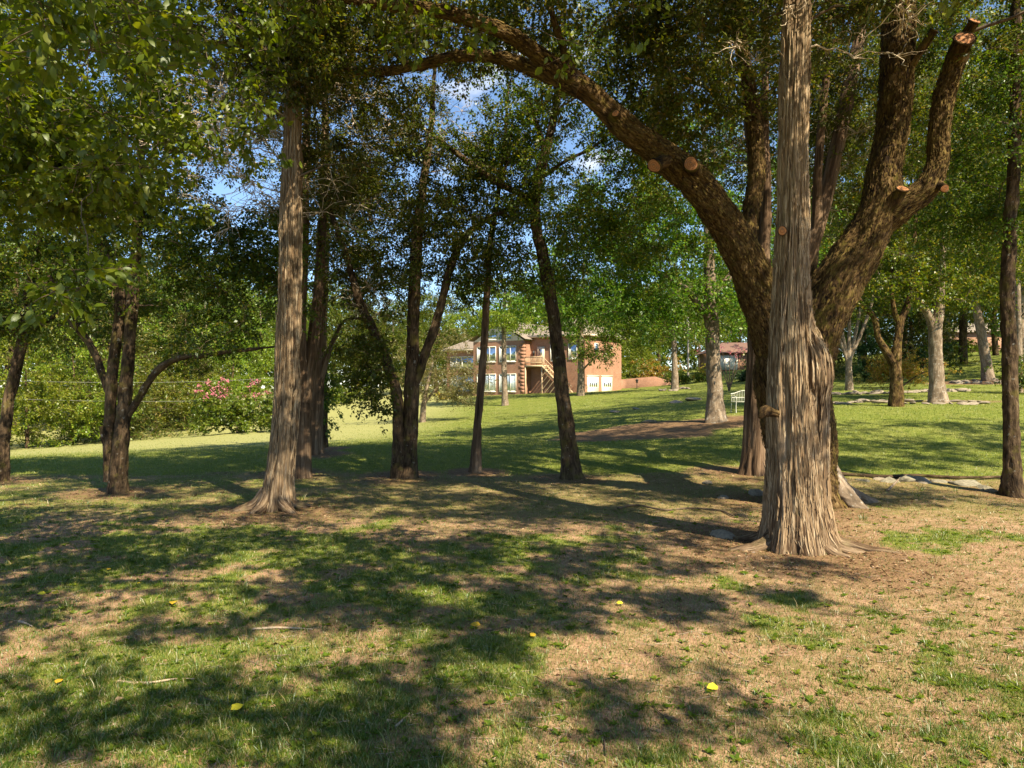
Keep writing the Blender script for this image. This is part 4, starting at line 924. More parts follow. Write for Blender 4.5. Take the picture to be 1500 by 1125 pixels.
build_tree('shade_tree', 'sunlit forked trunk with flared foot above a ring of flat stones', base,
    [(a, ar, 'trunk', disp_bark(.8, .5, .45, 57), 28, .1), (b, br_, 'limb', disp_bark(.7, 0, 1, 58), 18, .1)],
    [B(1390, 330, 32, 3.0, 2.6, 2.2, 80), B(1430, 410, 32.5, 1.6, 1.6, 1.0, 26), B(1340, 410, 32, 1.2, 1.3, .6, 12), B(1420, 180, 32.5, 3.4, 3, 2.6, 80), B(1470, 330, 33, 2, 2, 1.8, 34), B(1430, 50, 32.5, 3.6, 3, 2.4, 70)], 'grey_bark', 'leaf_oak', .17, 85, .8, attach_min=.55)
base = ground_pt(1447, 50)
a, ar = px_path([(1448, None, 50, 20), (1443, 520, 50, 15), (1434, 470, 50, 13), (1426, 430, 50, 11), (1415, 340, 50, 7), (1405, 250, 50, 4)])
build_tree('shade_tree', 'pale straight trunk leaning left in a stone ringed bed below the far lawn', base, [(a, ar, 'trunk', disp_bark(.8, .35, .5, 59), 24, .15)],
    [B(1430, 400, 50, 2.6, 2.4, 1.5, 26), B(1410, 260, 50, 4.5, 4, 4, 90)], 'grey_bark', 'leaf_yellow', .24, 70, 1.1, attach_min=.5)
base = ground_pt(1493, 40)
a, ar = px_path([(1493, None, 40, 12), (1492, 480, 40, 9), (1490, 400, 40, 8), (1488, 250, 40, 4)])
build_tree('shade_tree', 'narrow pale trunk with green undergrowth half hidden by the right edge trunk', base, [(a, ar, 'trunk', disp_bark(.6, .3, .4, 60), 18, .15)],
    [B(1500, 330, 40, 2.6, 2.5, 2.5, 50), B(1490, 150, 40, 3.2, 3, 3, 60), B(1497, 545, 39, .5, .5, .5, 10)], 'grey_bark', 'leaf_dark', .2, 75, .9, attach_min=.5)
# grey many-stemmed tree by the conifer
base = ground_pt(1244, 45)
st = []
for k, tp_ in enumerate((( -34, 455), (-18, 440), (2, 430), (20, 445), (36, 450))):
    q = px_path([(1244 + tp_[0] * .05, None if k == 2 else 560, 45, 13 if k == 2 else 5), (1243 + tp_[0] * .10, 525, 45, 9 if k == 2 else 5), (1243 + tp_[0] * .5, 490, 45, 5.5), (1243 + tp_[0] * .9, tp_[1], 45, 4), (1243 + tp_[0] * 1.3, 380, 45, 2)])
    st.append((q[0], q[1], 'trunk' if k == 2 else 'limb', disp_bark(.6, .3 if k == 2 else 0, .4, 61 + k), 16, .15))
st = [st[2]] + [s_ for i_, s_ in enumerate(st) if i_ != 2]
build_tree('shade_tree', 'vase shaped tree with slender pale stems in front of the green conifer', base, st,
    [B(1235, 400, 45, 3.0, 2.6, 1.6, 60), B(1225, 300, 45, 3.6, 3, 2.6, 60)], 'grey_bark', 'leaf_dark', .2, 75, .9, attach_min=.5)
# trees on the slope before the house
base = ground_pt(740, 62)
a, ar = px_path([(740, None, 62, 12), (739, 560, 62, 9), (738, 500, 62, 8), (738, 460, 62, 6), (740, 410, 62, 3)])
build_tree('young_tree', 'young tree with whitish trunk and flat bright green sprays before the house windows', base, [(a, ar, 'trunk', disp_bark(.6, .3, .4, 66), 20, .15)],
    [B(738, 468, 61.5, 2.6, 2.2, .7, 70), B(745, 430, 62, 2.6, 2, 1.2, 60)], 'grey_bark', 'leaf_yellow', .2, 70, .8, flat=.3, attach_min=.6)
base = ground_pt(851, 68)
a, ar = px_path([(851, None, 68, 14), (851, 540, 68, 10), (851, 480, 68, 9), (853, 430, 68, 6), (856, 370, 68, 3)])
b, br_ = px_path([(851, 545, 67.9, 4), (860, 535, 67.5, 3), (874, 522, 67, 2)])
build_tree('shade_tree', 'pale brown trunk at the corner between the house front and its garage doors', base, [(a, ar, 'trunk', disp_bark(.6, .3, .5, 67), 20, .2), (b, br_, 'limb', None, 8, .2)],
    [B(860, 425, 68, 4.2, 3.5, 2.2, 60), B(800, 440, 69, 2.6, 2.5, 1.2, 24), B(895, 485, 67.0, 2.6, 2, 1.8, 44), B(800, 455, 67, 2.4, 2, .8, 22), B(868, 520, 67.3, .8, .8, .5, 6)], 'grey_bark', 'leaf_bright', .26, 65, 1.1, attach_min=.6)
base = ground_pt(988, 65)
a, ar = px_path([(989, None, 65, 13), (988, 530, 65, 9), (987, 480, 65, 8), (988, 430, 65, 5)])
build_tree('shade_tree', 'slim brown trunk rising from stones at the end of the brick garden wall', base, [(a, ar, 'trunk', disp_bark(.6, .4, .5, 68), 20, .2)],
    [B(985, 440, 65, 4, 3.4, 2.4, 60), B(940, 480, 66, 2.2, 2, 1.6, 24)], 'grey_bark', 'leaf_bright', .26, 65, 1.1, attach_min=.6)
base = ground_pt(621, 46)
a, ar = px_path([(619, None, 46, 11), (621, 590, 46, 8), (626, 565, 46, 6), (634, 530, 46, 3)])
b, br_ = px_path([(621, 592, 46, 5), (634, 575, 46, 3.5), (650, 555, 46, 2)])
build_tree('small_tree', 'small bushy tree with pale grey green leaves left of the brick house', base, [(a, ar, 'trunk', disp_bark(.6, .3, .3, 69), 16, .12), (b, br_, 'limb', None, 8, .15)],
    [B(632, 535, 46, 2.2, 2, 1.4, 64), B(672, 560, 46, 1.2, 1.2, .9, 26), B(610, 570, 46, .7, .8, .5, 10)], 'grey_bark', 'leaf_pale', .13, 80, .65, attach_min=.4)

# pink flowering shrub, pink small tree, maple, conifer
def shrub(name, label, c, r, n, leaf, size, per, rad, flowers=None, cat='shrub', kind='broad', stems=7, group=None, flat=.6):
    c = np.asarray(c, float)
    base = np.array([c[0], c[1], gz1(c[0], c[1])])
    t = thing(name, label, cat, base, group)
    ms, ml = MB(), MB()
    pts = blob_points((base + [0, 0, r[2]], r, n)); pts = pts[pts[:, 2] > base[2] + .12]
    nodes, nr = [], []
    for k in range(stems):
        d = rng.normal(size=3) * .35; d[2] = 1; d = nrm(d)
        q = np.array([base + [rng.normal() * .1, rng.normal() * .1, -.1], base + d * r[2] * .6, base + d * r[2] * 1.2])
        ms.tube(q, np.array([.05, .035, .015]) * r[2] / 1.3, 6, .3)
        C, R, S = resample(q, np.array([.05, .03, .01]), .25); nodes += list(C); nr += list(R)
    PT, RR = grow(nodes, nr, pts); tubes_batch(ms, PT, RR, 4)
    foliage(pts, kind, size, per, rad, ms, ml, flat)
    ms.build('stems', M['twig'], t, base); ml.build('foliage', M[leaf], t, base, smooth=False)
    if flowers:
        top = pts[pts[:, 2] > base[2] + flowers[0] * r[2]]
        top = top[rng.permutation(len(top))[:flowers[1]]] + np.array([0, 0, rad * .5])
        mf = MB(); foliage(top, 'broad', flowers[2], flowers[3], flowers[4], None, mf, 1.0)
        mf.build('blossom', M['petal'], t, base, smooth=False)
    return t
p = ground_pt(352, 40.5)
shrub('flowering_shrub', 'large rounded shrub with pink blossoms on top at the edge of the sunny lawn', p, (2.1, 1.7, 1.25), 230, 'leaf_bright', .15, 65, .36, (1.55, 30, .085, 55, .24))
p = ground_pt(1068, 55)
base = p
t = thing('flowering_tree', 'small thin stemmed tree with a few pink blossoms beside the distant white garage', 'tree', base)
ms, mf = MB(), MB()
tips = []
for dx in (-1.0, -.45, .1, .7, 1.15):
    q = np.array([base + [0, 0, -.1], base + [dx * .25, 0, .9], base + [dx * .7, .1, 2.0], base + [dx * 1.1, .15, 3.2]])
    ms.tube(q, [.05, .04, .03, .012], 7, .2); tips.append(q[-1])
ms.build('trunk', M['twig'], t, base)
tips = np.array(tips); tips = np.vstack([tips + rng.normal(size=tips.shape) * [.5, .4, .25] for _ in range(2)])
foliage(tips, 'broad', .10, 28, .35, None, mf, 1.0); mf.build('blossom', M['petal'], t, base, smooth=False)
p = ground_pt(1318, 37)
base = p
build_tree('maple_tree', 'low spreading maple with yellow and orange leaves behind the forked dark tree', p,
    [(np.array([p + [0, 0, -.1], p + [.1, 0, .7], p + [.3, .1, 1.4]]), np.array([.09, .06, .04]), 'trunk', disp_bark(.4, .2, .2, 71), 12, .1),
     (np.array([p + [.05, 0, .5], p + [-.7, 0, 1.2], p + [-1.5, .1, 1.7]]), np.array([.05, .035, .015]), 'limb', None, 8, .15), (np.array([p + [.05, 0, .5], p + [.9, 0, 1.1], p + [1.9, .1, 1.5]]), np.array([.05, .035, .015]), 'limb', None, 8, .15)],
    [(p + np.array([-.9, 0, 1.3]), (1.2, .9, .9), 46), (p + np.array([1.0, 0, 1.25]), (1.4, .9, .6), 44), (p + np.array([.1, 0, 1.9]), (1.3, .9, .5), 34)], 'dark_bark', 'leaf_maple', .10, 75, .38, flat=.3, attach_min=.3)
p = ground_pt(1268, 56)
build_tree('conifer', 'narrow bright green pointed conifer behind the vase shaped tree', p, [(np.array([p + [0, 0, -.1], p + [0, 0, 2], p + [0, 0, 4.6]]), np.array([.14, .10, .02]), 'trunk', None, 10, .3)],
    [(p + np.array([0, 0, 1.2]), (1.15, 1.1, 1.0), 60), (p + np.array([0, 0, 2.6]), (.85, .8, 1.1), 44), (p + np.array([0, 0, 4.0]), (.42, .42, .9), 20)], 'dark_bark', 'leaf_conifer', .16, 110, .42, 'conifer', attach_min=0.02)
shrub('shrub', 'low dark rounded shrub at the foot of the pointed conifer', ground_pt(1282, 54), (.8, .7, .55), 26, 'leaf_conifer', .13, 60, .35)
for px, Y, r, lf, lb in ((1005, 80, (2.0, 1.2, .8), 'leaf_bright', 'clipped green shrub between the slim brown trunk and the stout grey trunk'),
                         (968, 90, (2.6, 1.3, 1.5), 'leaf_maple', 'yellow and rust coloured shrub above the end of the brick garden wall'),
                         (932, 92, (2.4, 1.2, 1.6), 'leaf_yellow', 'yellow green shrub growing over the middle of the brick garden wall'),
                         (1032, 82, (.9, .8, .9), 'leaf_maple', 'small golden shrub just left of the stout grey trunk'),
                         (1095, 70, (.9, .8, .8), 'leaf_conifer', 'small round dark shrub on the lawn below the distant white garage'),
                         (1395, 78, (3.2, 1.5, .9), 'leaf_yellow', 'bright green low shrub at the crest of the far right lawn'),
                         (1352, 60, (2.2, 1.6, 1.3), 'leaf_conifer', 'dark mounded evergreen shrub behind the sunlit forked trunk'),
                         (650, 77.5, (.7, .5, .35), 'leaf_maple', 'small golden plant at the foot of the lower house windows'),
                         (490, 71, (3.0, 2.0, .9), 'leaf_yellow', 'low yellow green shrub along the top of the left lawn')):
    shrub('shrub', lb, ground_pt(px, Y), r, int(34 * r[0]), lf, .2, 45, .5)

# ------------------------------------------------------------------ woods and garden trees: a few kinds, then copies
def kind_tree(name, h, r, trunk, bark, leaf, size, per, n, rad, kind='broad', lo=.3, cone=False, flat=.6):
    z0 = np.zeros(3)
    pts = np.array([[0, 0, -.3], [.05 * r, 0, h * .25], [-.04 * r, .03 * r, h * .55], [.03, 0, h * .88]])
    st = [(pts, np.array([trunk, trunk * .8, trunk * .5, trunk * .12]), 'trunk', disp_bark(.6, .3, .4, int(h * 10)), 12, .4)]
    if cone:
        bl = [(np.array([0, 0, h * (lo + (1 - lo) * f)]), (r * (1.05 - f), r * (1.05 - f), h * .10), int(n * w)) for f, w in ((.04, .26), (.2, .24), (.38, .2), (.56, .15), (.74, .1), (.9, .05))]
    else:
        bl = [(np.array([0, 0, h * (lo + (1 - lo) * .5)]), (r, r, h * (1 - lo) * .5), int(n * .6))]
        for k in range(4):
            an = k * 1.57 + rng.random(); bl.append((np.array([math.cos(an) * r * .6, math.sin(an) * r * .6, h * (lo + (1 - lo) * (.25 + .5 * rng.random()))]), (r * .5, r * .5, h * .14), int(n * .1)))
    return build_tree(name, '', z0, st, bl, bark, leaf, size, per, rad, kind, flat, attach_min=.15 if not cone else .05)[0]
K = {}
K['leafy'] = kind_tree('broadleaf_tree', 12, 4.4, .24, 'grey_bark', 'leaf_bright', .24, 95, 230, .95)
K['dark'] = kind_tree('broadleaf_tree', 13, 4.8, .28, 'dark_bark', 'leaf_dark', .24, 95, 250, .95, lo=.2)
K['bushy'] = kind_tree('bushy_tree', 7, 3.4, .12, 'dark_bark', 'leaf_yellow', .18, 95, 190, .7, lo=.02)
K['juniper'] = kind_tree('juniper_tree', 10, 3.0, .18, 'cedar_far', 'leaf_cedar', .24, 95, 230, .7, 'conifer', .03, True)
used = set()
def put(kind, px, Y, s, label, group=None, sz=1.0):
    t = K[kind]
    o = t if kind not in used else copy_tree(t)
    used.add(kind)
    p = ground_pt(px, Y)
    o.location = tuple(p); o.rotation_euler = (0, 0, rng.random() * 6.28); o.scale = (s, s, s * sz)
    o['label'] = label
    if group: o['group'] = group
    elif 'group' in o: del o['group']
for a in (
    # left wood, front row
    ('bushy', 40, 39, 0.90, 'yellow green bush at the far left below the wood'),
    ('bushy', 105, 42, 0.98, 'yellow green bush tree seen between the far left trunk and the many stemmed tree'),
    ('juniper', 165, 46, 1.16, 'yellowish juniper behind the many stemmed tree'),
    ('bushy', 228, 52, 0.92, 'soft pale green bush at the lawn edge left of the pink shrub'),
    ('leafy', 300, 62, 0.96, 'mid green tree directly behind the pink flowering shrub'),
    ('juniper', 272, 56, 1.08, 'dark pointed juniper above the left flank of the pink flowering shrub'),
    ('leafy', 380, 70, 1.05, 'mid green tree above the right half of the pink flowering shrub'),
    ('dark', 215, 66, 1.24, 'taller dark tree in the left wood beyond the arching branch'),
    ('dark', 120, 58, 1.32, 'tall dark tree in the left wood behind the yellow green bushes'),
    ('dark', 20, 52, 1.32, 'tall dark tree filling the far left edge of the wood'),
    ('leafy', 60, 66, 1.40, 'sunny crowned tree rising behind the far left trunk'),
    ('leafy', 450, 90, 0.98, 'distant green tree behind the row of cedars'),
    ('dark', 520, 94, 1.01, 'dark tree at the top of the left lawn right of the cedar row'),
    ('leafy', 575, 98, 1.09, 'green tree at the top of the left lawn behind the twin trunk'),
    ('dark', 640, 102, 1.26, 'dark tree rising just left of the brick house'),
    ('dark', 250, 84, 1.25, 'tall dark tree deep in the left wood behind the pale lawn'),
    ('leafy', 345, 88, 1.25, 'tall sunny tree deep in the left wood above the pink flowering shrub'),
    ('dark', 420, 92, 1.1, 'dark tree of the left wood showing just left of the cedar row'),
    ('leafy', 150, 80, 1.3, 'tall sunny tree deep in the left wood behind the many stemmed tree'),
    ('bushy', 338, 57, 1.1, 'green bush tree filling the gap behind the right half of the pink flowering shrub'),
    # behind the house
    ('leafy', 712, 108, 1.03, 'green tree rising behind the left roof of the house'),
    ('dark', 770, 112, 1.03, 'dark tree rising behind the ridge of the house roof'),
    ('leafy', 835, 116, 1.18, 'green tree rising behind the right end of the house roof'),
    ('leafy', 905, 104, 1.12, 'broad sunlit green tree beyond the garage side of the house'),
    ('bushy', 928, 99, 1.06, 'rounded light green tree right behind the brick garden wall'),
    ('dark', 965, 118, 1.23, 'dark tree beyond the slim brown trunk'),
    ('leafy', 1025, 125, 1.12, 'pale distant tree near the utility pole'),
    ('dark', 1085, 130, 1.12, 'dark tree behind the distant white garage'),
    ('leafy', 1140, 96, 1.44, 'tall green tree hidden partly behind the big cedar'),
    ('dark', 1215, 70, 1.31, 'tall dark tree behind the vase shaped tree'),
    ('leafy', 1262, 84, 1.62, 'tall green tree above the pointed conifer'),
    ('juniper', 1335, 66, 1.12, 'dark evergreen between the two forked trunks'),
    ('dark', 1320, 78, 1.75, 'very tall dark tree behind the yellow maple'),
    ('leafy', 1390, 92, 1.56, 'green tree at the crest of the far right lawn'),
    ('dark', 1410, 68, 1.44, 'dark tree shading the far right lawn behind the leaning pale trunk'),
    ('dark', 1459, 76, 1.12, 'short stout tree standing on the far right lawn'),
    ('leafy', 1500, 62, 1.69, 'tall green tree at the far right edge of the garden'),
    ('dark', 1545, 50, 1.50, 'dark tree just beyond the right edge trunk'),
    ('juniper', 1195, 62, 1.19, 'dark juniper seen between the oak limb and the vase shaped tree'),
): put(*a)

# far off wood that closes the horizon
n = 13000
an = (rng.random(n) - .5) * 2.0
dist = 150 + 60 * rng.random(n)
x = np.sin(an) * dist; y = np.cos(an) * dist
top = 12 + 12 * sstep(-.16, -.27, an) + 9 * sstep(.15, .28, an) + 6 * vnoise(np.stack([an * 16, 0 * an, 0 * an], -1), 4)
c = np.stack([x, y, gz(x, y) + (rng.random(n) ** .8) * top], -1)
mf = MB(); foliage(c, 'broad', .8, 24, 1.6, None, mf, .8, twn=4)
tag(mf.build('far_woods', M['leaf_dark'], smooth=False), 'far off wood closing the view behind the garden', 'woods', kind='stuff')

# ------------------------------------------------------------------ the brick house
G = np.array([math.sin(math.radians(35)), math.cos(math.radians(35)), 0]); FR = np.array([-G[1], G[0], 0]); UP = np.array([0, 0, 1.0])
C0 = P(857, 562.5, 78); C0[2] = 1.15
HOUSE = thing('brick_house', 'two storey brick house with tan hip roof, wooden stairs and white garage doors', 'house', C0)
def HW(V):
    V = np.asarray(V, float); return V[:, :1] * FR + V[:, 1:2] * G + V[:, 2:3] * UP
class HB(MB):
    def hbox(s, s0, s1, t0, t1, h0, h1):
        return s.box((s0, t0, h0), (s1, t1, h1), HW)
def wall_boxes(mb_, boxes):
    for b_ in boxes:
        s0, s1, t0, t1, h0, h1 = b_
        lo = np.array([s0, t0, h0]); hi = np.array([s1, t1, h1])
        c = np.array([[x_, y_, z_] for x_ in (0, 1) for y_ in (0, 1) for z_ in (0, 1)])
        V = lo + c * (hi - lo)
        q = [[0, 1, 3, 2], [4, 6, 7, 5], [0, 4, 5, 1], [2, 3, 7, 6]]
        for f in q + [[1, 5, 7, 3], [0, 2, 6, 4]]:
            v = V[f]
            e = np.ptp(v, axis=0); ax = 1 if e[0] > e[1] else 0
            A = np.stack([v[:, 0] if ax == 1 else v[:, 1], v[:, 2], 0 * v[:, 0]], -1)
            mb_.add(HW(v), [[0, 1, 2, 3]], A)
w = HB()
wall_boxes(w, [(0, 7.2, 0, 9, -1.5, 6.5), (7.2, 14.6, -1.4, 9.003, -1.5, 6.2), (14.6, 20.5, .6, 8.5, -1.5, 5.3)])
w.build('wall', M['brick'], HOUSE, None, smooth=False)
# quoins on the bay corner and the garage corner
for (s0, t0) in ((7.2, -1.4),):
    qn = HB(); h = .1; k = 0
    while h < 6.0:
        L_ = .75 if k % 2 else .5
        qn.hbox(s0 - .015, s0 + L_, t0 - .02, t0 + .4, h, h + .37); h += .40; k += 1
    qn.build('quoins', M['brick'], HOUSE, None, smooth=False)
def hip(s0, s1, t0, t1, h0, h1, ov=.45):
    a0, a1, b0, b1 = s0 - ov, s1 + ov, t0 - ov, t1 + ov
    dt = (b1 - b0) / 2; ds = min(dt, (a1 - a0) / 2 * .98)
    r0, r1, tm = a0 + ds, a1 - ds, (b0 + b1) / 2
    V = [(a0, b0, h0), (a1, b0, h0), (a1, b1, h0), (a0, b1, h0), (r0, tm, h1), (r1, tm, h1)]
    m_ = MB(); V = HW(V)
    m_.add(V, [[0, 1, 5, 4], [2, 3, 4, 5]]); m_.add(V, [[1, 2, 5], [3, 0, 4]])
    e = HB(); e.hbox(a0 + .02, a1 - .02, b0 + .02, b1 - .02, h0 - .24, h0 - .006)
    return m_, e
for args in ((0, 7.2, 0, 9, 6.75, 9.3), (14.605, 20.5, .6, 8.5, 5.55, 7.6)):
    m_, e = hip(*args)
    r_ = m_.build('roof', M['shingle'], HOUSE, None, smooth=False); e.build('eave', M['trim'], r_, None, smooth=False)
# gabled bay roof with clerestory
gv = HW([(6.7, -1.9, 6.3), (15.1, -1.9, 6.3), (10.9, -1.9, 8.7), (6.7, 9.2, 6.3), (15.1, 9.2, 6.3), (10.9, 9.2, 8.7)])
m_ = MB(); m_.add(gv, [[0, 2, 5, 3], [2, 1, 4, 5]]); m_.build('roof', M['shingle'], HOUSE, None, smooth=False)
m_ = MB(); m_.add(HW([(7.2, -1.4, 6.2), (14.6, -1.4, 6.2), (10.9, -1.4, 8.35)]), [[0, 1, 2]]); m_.build('gable', M['trim'], HOUSE, None, smooth=False)
def window(s0, s1, h0, h1, t, n, glass, wd=.07):
    fr = HB(); pn = HB()
    fr.hbox(s0, s1, t - .08, t + .02, h0, h0 + wd); fr.hbox(s0, s1, t - .08, t + .02, h1 - wd, h1)
    for k in range(n + 1):
        x_ = s0 + (s1 - s0) * k / n; a_, b_ = max(s0, x_ - wd * .8), min(s1, x_ + wd * .8)
        fr.hbox(a_, b_, t - .075, t + .02, h0 + wd, h1 - wd)
    pn.hbox(s0 + .02, s1 - .02, t - .03, t + .01, h0 + .02, h1 - .02)
    f_ = fr.build('window', M['white'], HOUSE, None, smooth=False); pn.build('pane', M[glass], f_, None, smooth=False)
window(8.3, 10.7, 3.7, 5.6, -1.4, 3, 'glass'); window(11.2, 14.0, 3.7, 5.6, -1.4, 3, 'glass')
window(8.3, 10.7, .2, 2.35, -1.4, 3, 'blind'); window(11.2, 14.0, .2, 2.35, -1.4, 3, 'blind')
window(8.9, 10.7, 6.35, 7.1, -1.4, 1, 'glass'); window(11.1, 12.9, 6.35, 7.1, -1.4, 1, 'glass')
window(15.2, 19.8, 3.0, 4.6, .6, 5, 'glass'); window(15.2, 19.8, .2, 2.2, .6, 4, 'blind')
window(1.0, 2.1, 3.9, 5.8, 0, 1, 'glass'); window(3.7, 4.5, 3.7, 5.8, 0, 1, 'glass')
# front door on the upper landing and its lamp
d_ = HB(); d_.hbox(5.3, 6.3, -.06, .02, 3.35, 5.45); d_ = d_.build('door', M['trim'], HOUSE, None, smooth=False)
p_ = HB(); p_.hbox(5.6, 6.0, -.085, -.05, 4.3, 5.2); p_.build('pane', M['glass'], d_, None, smooth=False)
lm = HB(); lm.hbox(6.65, 6.85, -.2, 0, 4.5, 5.0); lm.hbox(6.7, 6.8, -.16, -.05, 4.2, 4.5); lm.build('wall_lamp', M['black'], HOUSE, None, smooth=False)
# stairs
stc = HB()
stc.hbox(4.7, 7.15, -1.4, -.01, 3.1, 3.3)
for s_ in (4.75, 7.0): stc.hbox(s_, s_ + .14, -1.38, -1.24, -1.2, 3.1)
stair = stc.build('staircase', M['wood_pale'], HOUSE, None, smooth=False)
rl = HB()
for h_ in (3.55, 4.2): rl.hbox(4.8, 7.1, -1.36, -1.30, h_, h_ + .08)
for k in range(14): rl.hbox(4.8 + k * .175, 4.84 + k * .175, -1.35, -1.31, 3.3, 4.2)
for k in range(8):
    q = HW([(4.7 - k * .5, -1.34, 3.3 - k * .42 * 1.05), (4.7 - k * .5, -1.34, 4.3 - k * .42 * 1.05)]); rl.bar(q[0], q[1], .06)
q = HW([(4.75, -1.34, 4.25), (.9, -1.34, .85)]); rl.bar(q[0], q[1], .1)
q = HW([(4.75, -1.34, 3.75), (.9, -1.34, .35)]); rl.bar(q[0], q[1], .06)
rl.build('railing', M['wood_pale'], stair, None, smooth=False)
sg = HB()
for t_ in (-1.38, -.3):
    q = HW([(4.75, t_, 3.15), (1.0, t_, -.2)]); sg.bar(q[0], q[1], .26)
for k in range(15): sg.hbox(4.7 - k * .25, 4.98 - k * .25, -1.35, -.25, 3.0 - k * .22, 3.05 - k * .22)
sg.build('steps', M['wood_pale'], stair, None, smooth=False)
lt = HB()
for k in range(10):
    s_ = 4.6 - k * .38; top = 3.0 - (4.7 - s_) * .88
    if top < .2: break
    q = HW([(s_, -1.42, top), (s_ - max(.0, .0) + min(top, 1.9) * .9 if False else min(4.7, s_ + top * .9), -1.42, max(0.0, top - (min(4.7, s_ + top * .9) - s_) / .9 * 1.0))]); lt.bar(q[0], q[1], .10)
lt.build('lattice', M['wood_pale'], stair, None, smooth=False)
# garage side (s just below 0)
for (t0, t1) in ((.5, 3.1), (3.9, 6.5)):
    gd = HB(); gd.hbox(-.05, .02, t0, t1, -.6, 2.0)
    for k in range(1, 4): gd.hbox(-.065, -.045, t0, t1, -.6 + k * .65 - .02, -.6 + k * .65)
    g_ = gd.build('garage_door', M['white'], HOUSE, None, smooth=False)
    for k in range(4):
        a_ = t0 + .3 + k * (t1 - t0 - .6) / 4 + .08
        pn = HB(); pn.hbox(-.075, -.04, a_, a_ + .36, .85, 1.3); pn.build('pane', M['glass'], g_, None, smooth=False)
    tr_ = HB(); tr_.hbox(-.08, .02, t0 - .12, t1 + .12, 2.0, 2.15); tr_.build('lintel', M['trim'], g_, None, smooth=False)
sw = HB(); sw.hbox(-.06, .02, 2.2, 3.0, 4.3, 5.8); sw = sw.build('window', M['white'], HOUSE, None, smooth=False)
pn = HB(); pn.hbox(-.08, -.04, 2.28, 2.92, 4.38, 5.72); pn.build('pane', M['glass'], sw, None, smooth=False)

# brick garden wall right of the house, with a small black path lamp
p0, p1 = ground_pt(908, 89), ground_pt(990, 84)
w0 = np.array([p0[0], p0[1], 0]); u = (p1 - p0) * [1, 1, 0]; Lw = np.linalg.norm(u); u /= Lw; v = np.array([-u[1], u[0], 0])
T = thing('garden_wall', 'low red brick retaining wall running right from the house garage', 'wall', p0)
gw = MB(); ns = 8; sec = []; secA = []
for k in range(ns + 1):
    a_ = k * Lw / ns; zt = 1.15 if k < 6 else 1.15 - .35 * (k - 5); g0 = (p1[2] - p0[2]) * k / ns
    for y_, z_ in ((0, g0 - .8), (0, g0 + zt), (.35, g0 + zt), (.35, g0 - .8)):
        sec.append(a_ * u + y_ * v + z_ * UP); secA.append((a_, z_, 0))
gw.add(sec, [[k * 4 + c_, k * 4 + c_ + 1, k * 4 + c_ + 5, k * 4 + c_ + 4] for k in range(ns) for c_ in range(3)] + [[0, 1, 2, 3], [ns * 4, ns * 4 + 1, ns * 4 + 2, ns * 4 + 3]], secA)
gw.build('wall', M['brick'], T, None, smooth=False)
p = ground_pt(933, 82)
T = thing('path_lamp', 'small black path lamp in front of the brick garden wall', 'lamp', p)
m = MB(); m.tube([[0, 0, -.1], [0, 0, .75]], [.04, .04], 8, 1); m.build('pole', M['black'], T)
m = MB(); m.tube([[0, 0, .7], [0, 0, .74], [0, 0, 1.0], [0, 0, 1.02], [0, 0, 1.15]], [.10, .13, .15, .24, .03], 10, .04); m.build('lamp_head', M['black'], T)

# distant house with white garage and red roof
p = ground_pt(1092, 108)
T = thing('distant_house', 'distant low brick garage with white door and red roof beyond the lawn', 'house', p)
w = HB(); lo = [-4.5, 0, -1]; 
def LB(mb_, x0, x1, y0, y1, z0, z1):
    V = np.array([[a_, b_, c_] for a_ in (x0, x1) for b_ in (y0, y1) for c_ in (z0, z1)], float)
    A = np.stack([V[:, 0] + V[:, 1], V[:, 2], 0 * V[:, 0]], -1)
    mb_.add(V, [[0, 1, 3, 2], [4, 6, 7, 5], [0, 4, 5, 1], [2, 3, 7, 6], [0, 2, 6, 4], [1, 5, 7, 3]], A)
LB(w, -5.2, 6, 0, 7, -1, 2.5); w.build('wall', M['brick'], T, smooth=False)
m = MB(); m.add([(-5.9, -.7, 2.5), (6.7, -.7, 2.5), (6.7, 7.7, 2.5), (-5.9, 7.7, 2.5), (-2.5, 3.5, 4.3), (3.5, 3.5, 4.3)], [[0, 1, 5, 4], [2, 3, 4, 5]])
m.add([(-5.9, -.7, 2.5), (6.7, -.7, 2.5), (6.7, 7.7, 2.5), (-5.9, 7.7, 2.5), (-2.5, 3.5, 4.3), (3.5, 3.5, 4.3)], [[1, 2, 5], [3, 0, 4]]); m.build('roof', M['red_roof'], T, smooth=False)
for x0, x1 in ((-4.6, -1.2), (1.0, 3.4)):
    m = MB(); LB(m, x0, x1, -.06, .05, -.1, 2.1); m.build('garage_door', M['white'], T, smooth=False)
p = ground_pt(1446, 112)
T = thing('distant_house', 'corner of a distant red brick house at the crest of the far lawn', 'house', p)
w = MB(); LB(w, -5, 6, 0, 8, -1, 3.0); w.build('wall', M['brick'], T, smooth=False)
m = MB(); V = [(-5.6, -.6, 3.0), (6.6, -.6, 3.0), (6.6, 8.6, 3.0), (-5.6, 8.6, 3.0), (-2, 4, 5), (3, 4, 5)]
m.add(V, [[0, 1, 5, 4], [2, 3, 4, 5]]); m.add(V, [[1, 2, 5], [3, 0, 4]]); m.build('roof', M['shingle'], T, smooth=False)
m = MB(); LB(m, -1.5, -.3, -.05, .05, .8, 2.2); m.build('window', M['white'], T, smooth=False)

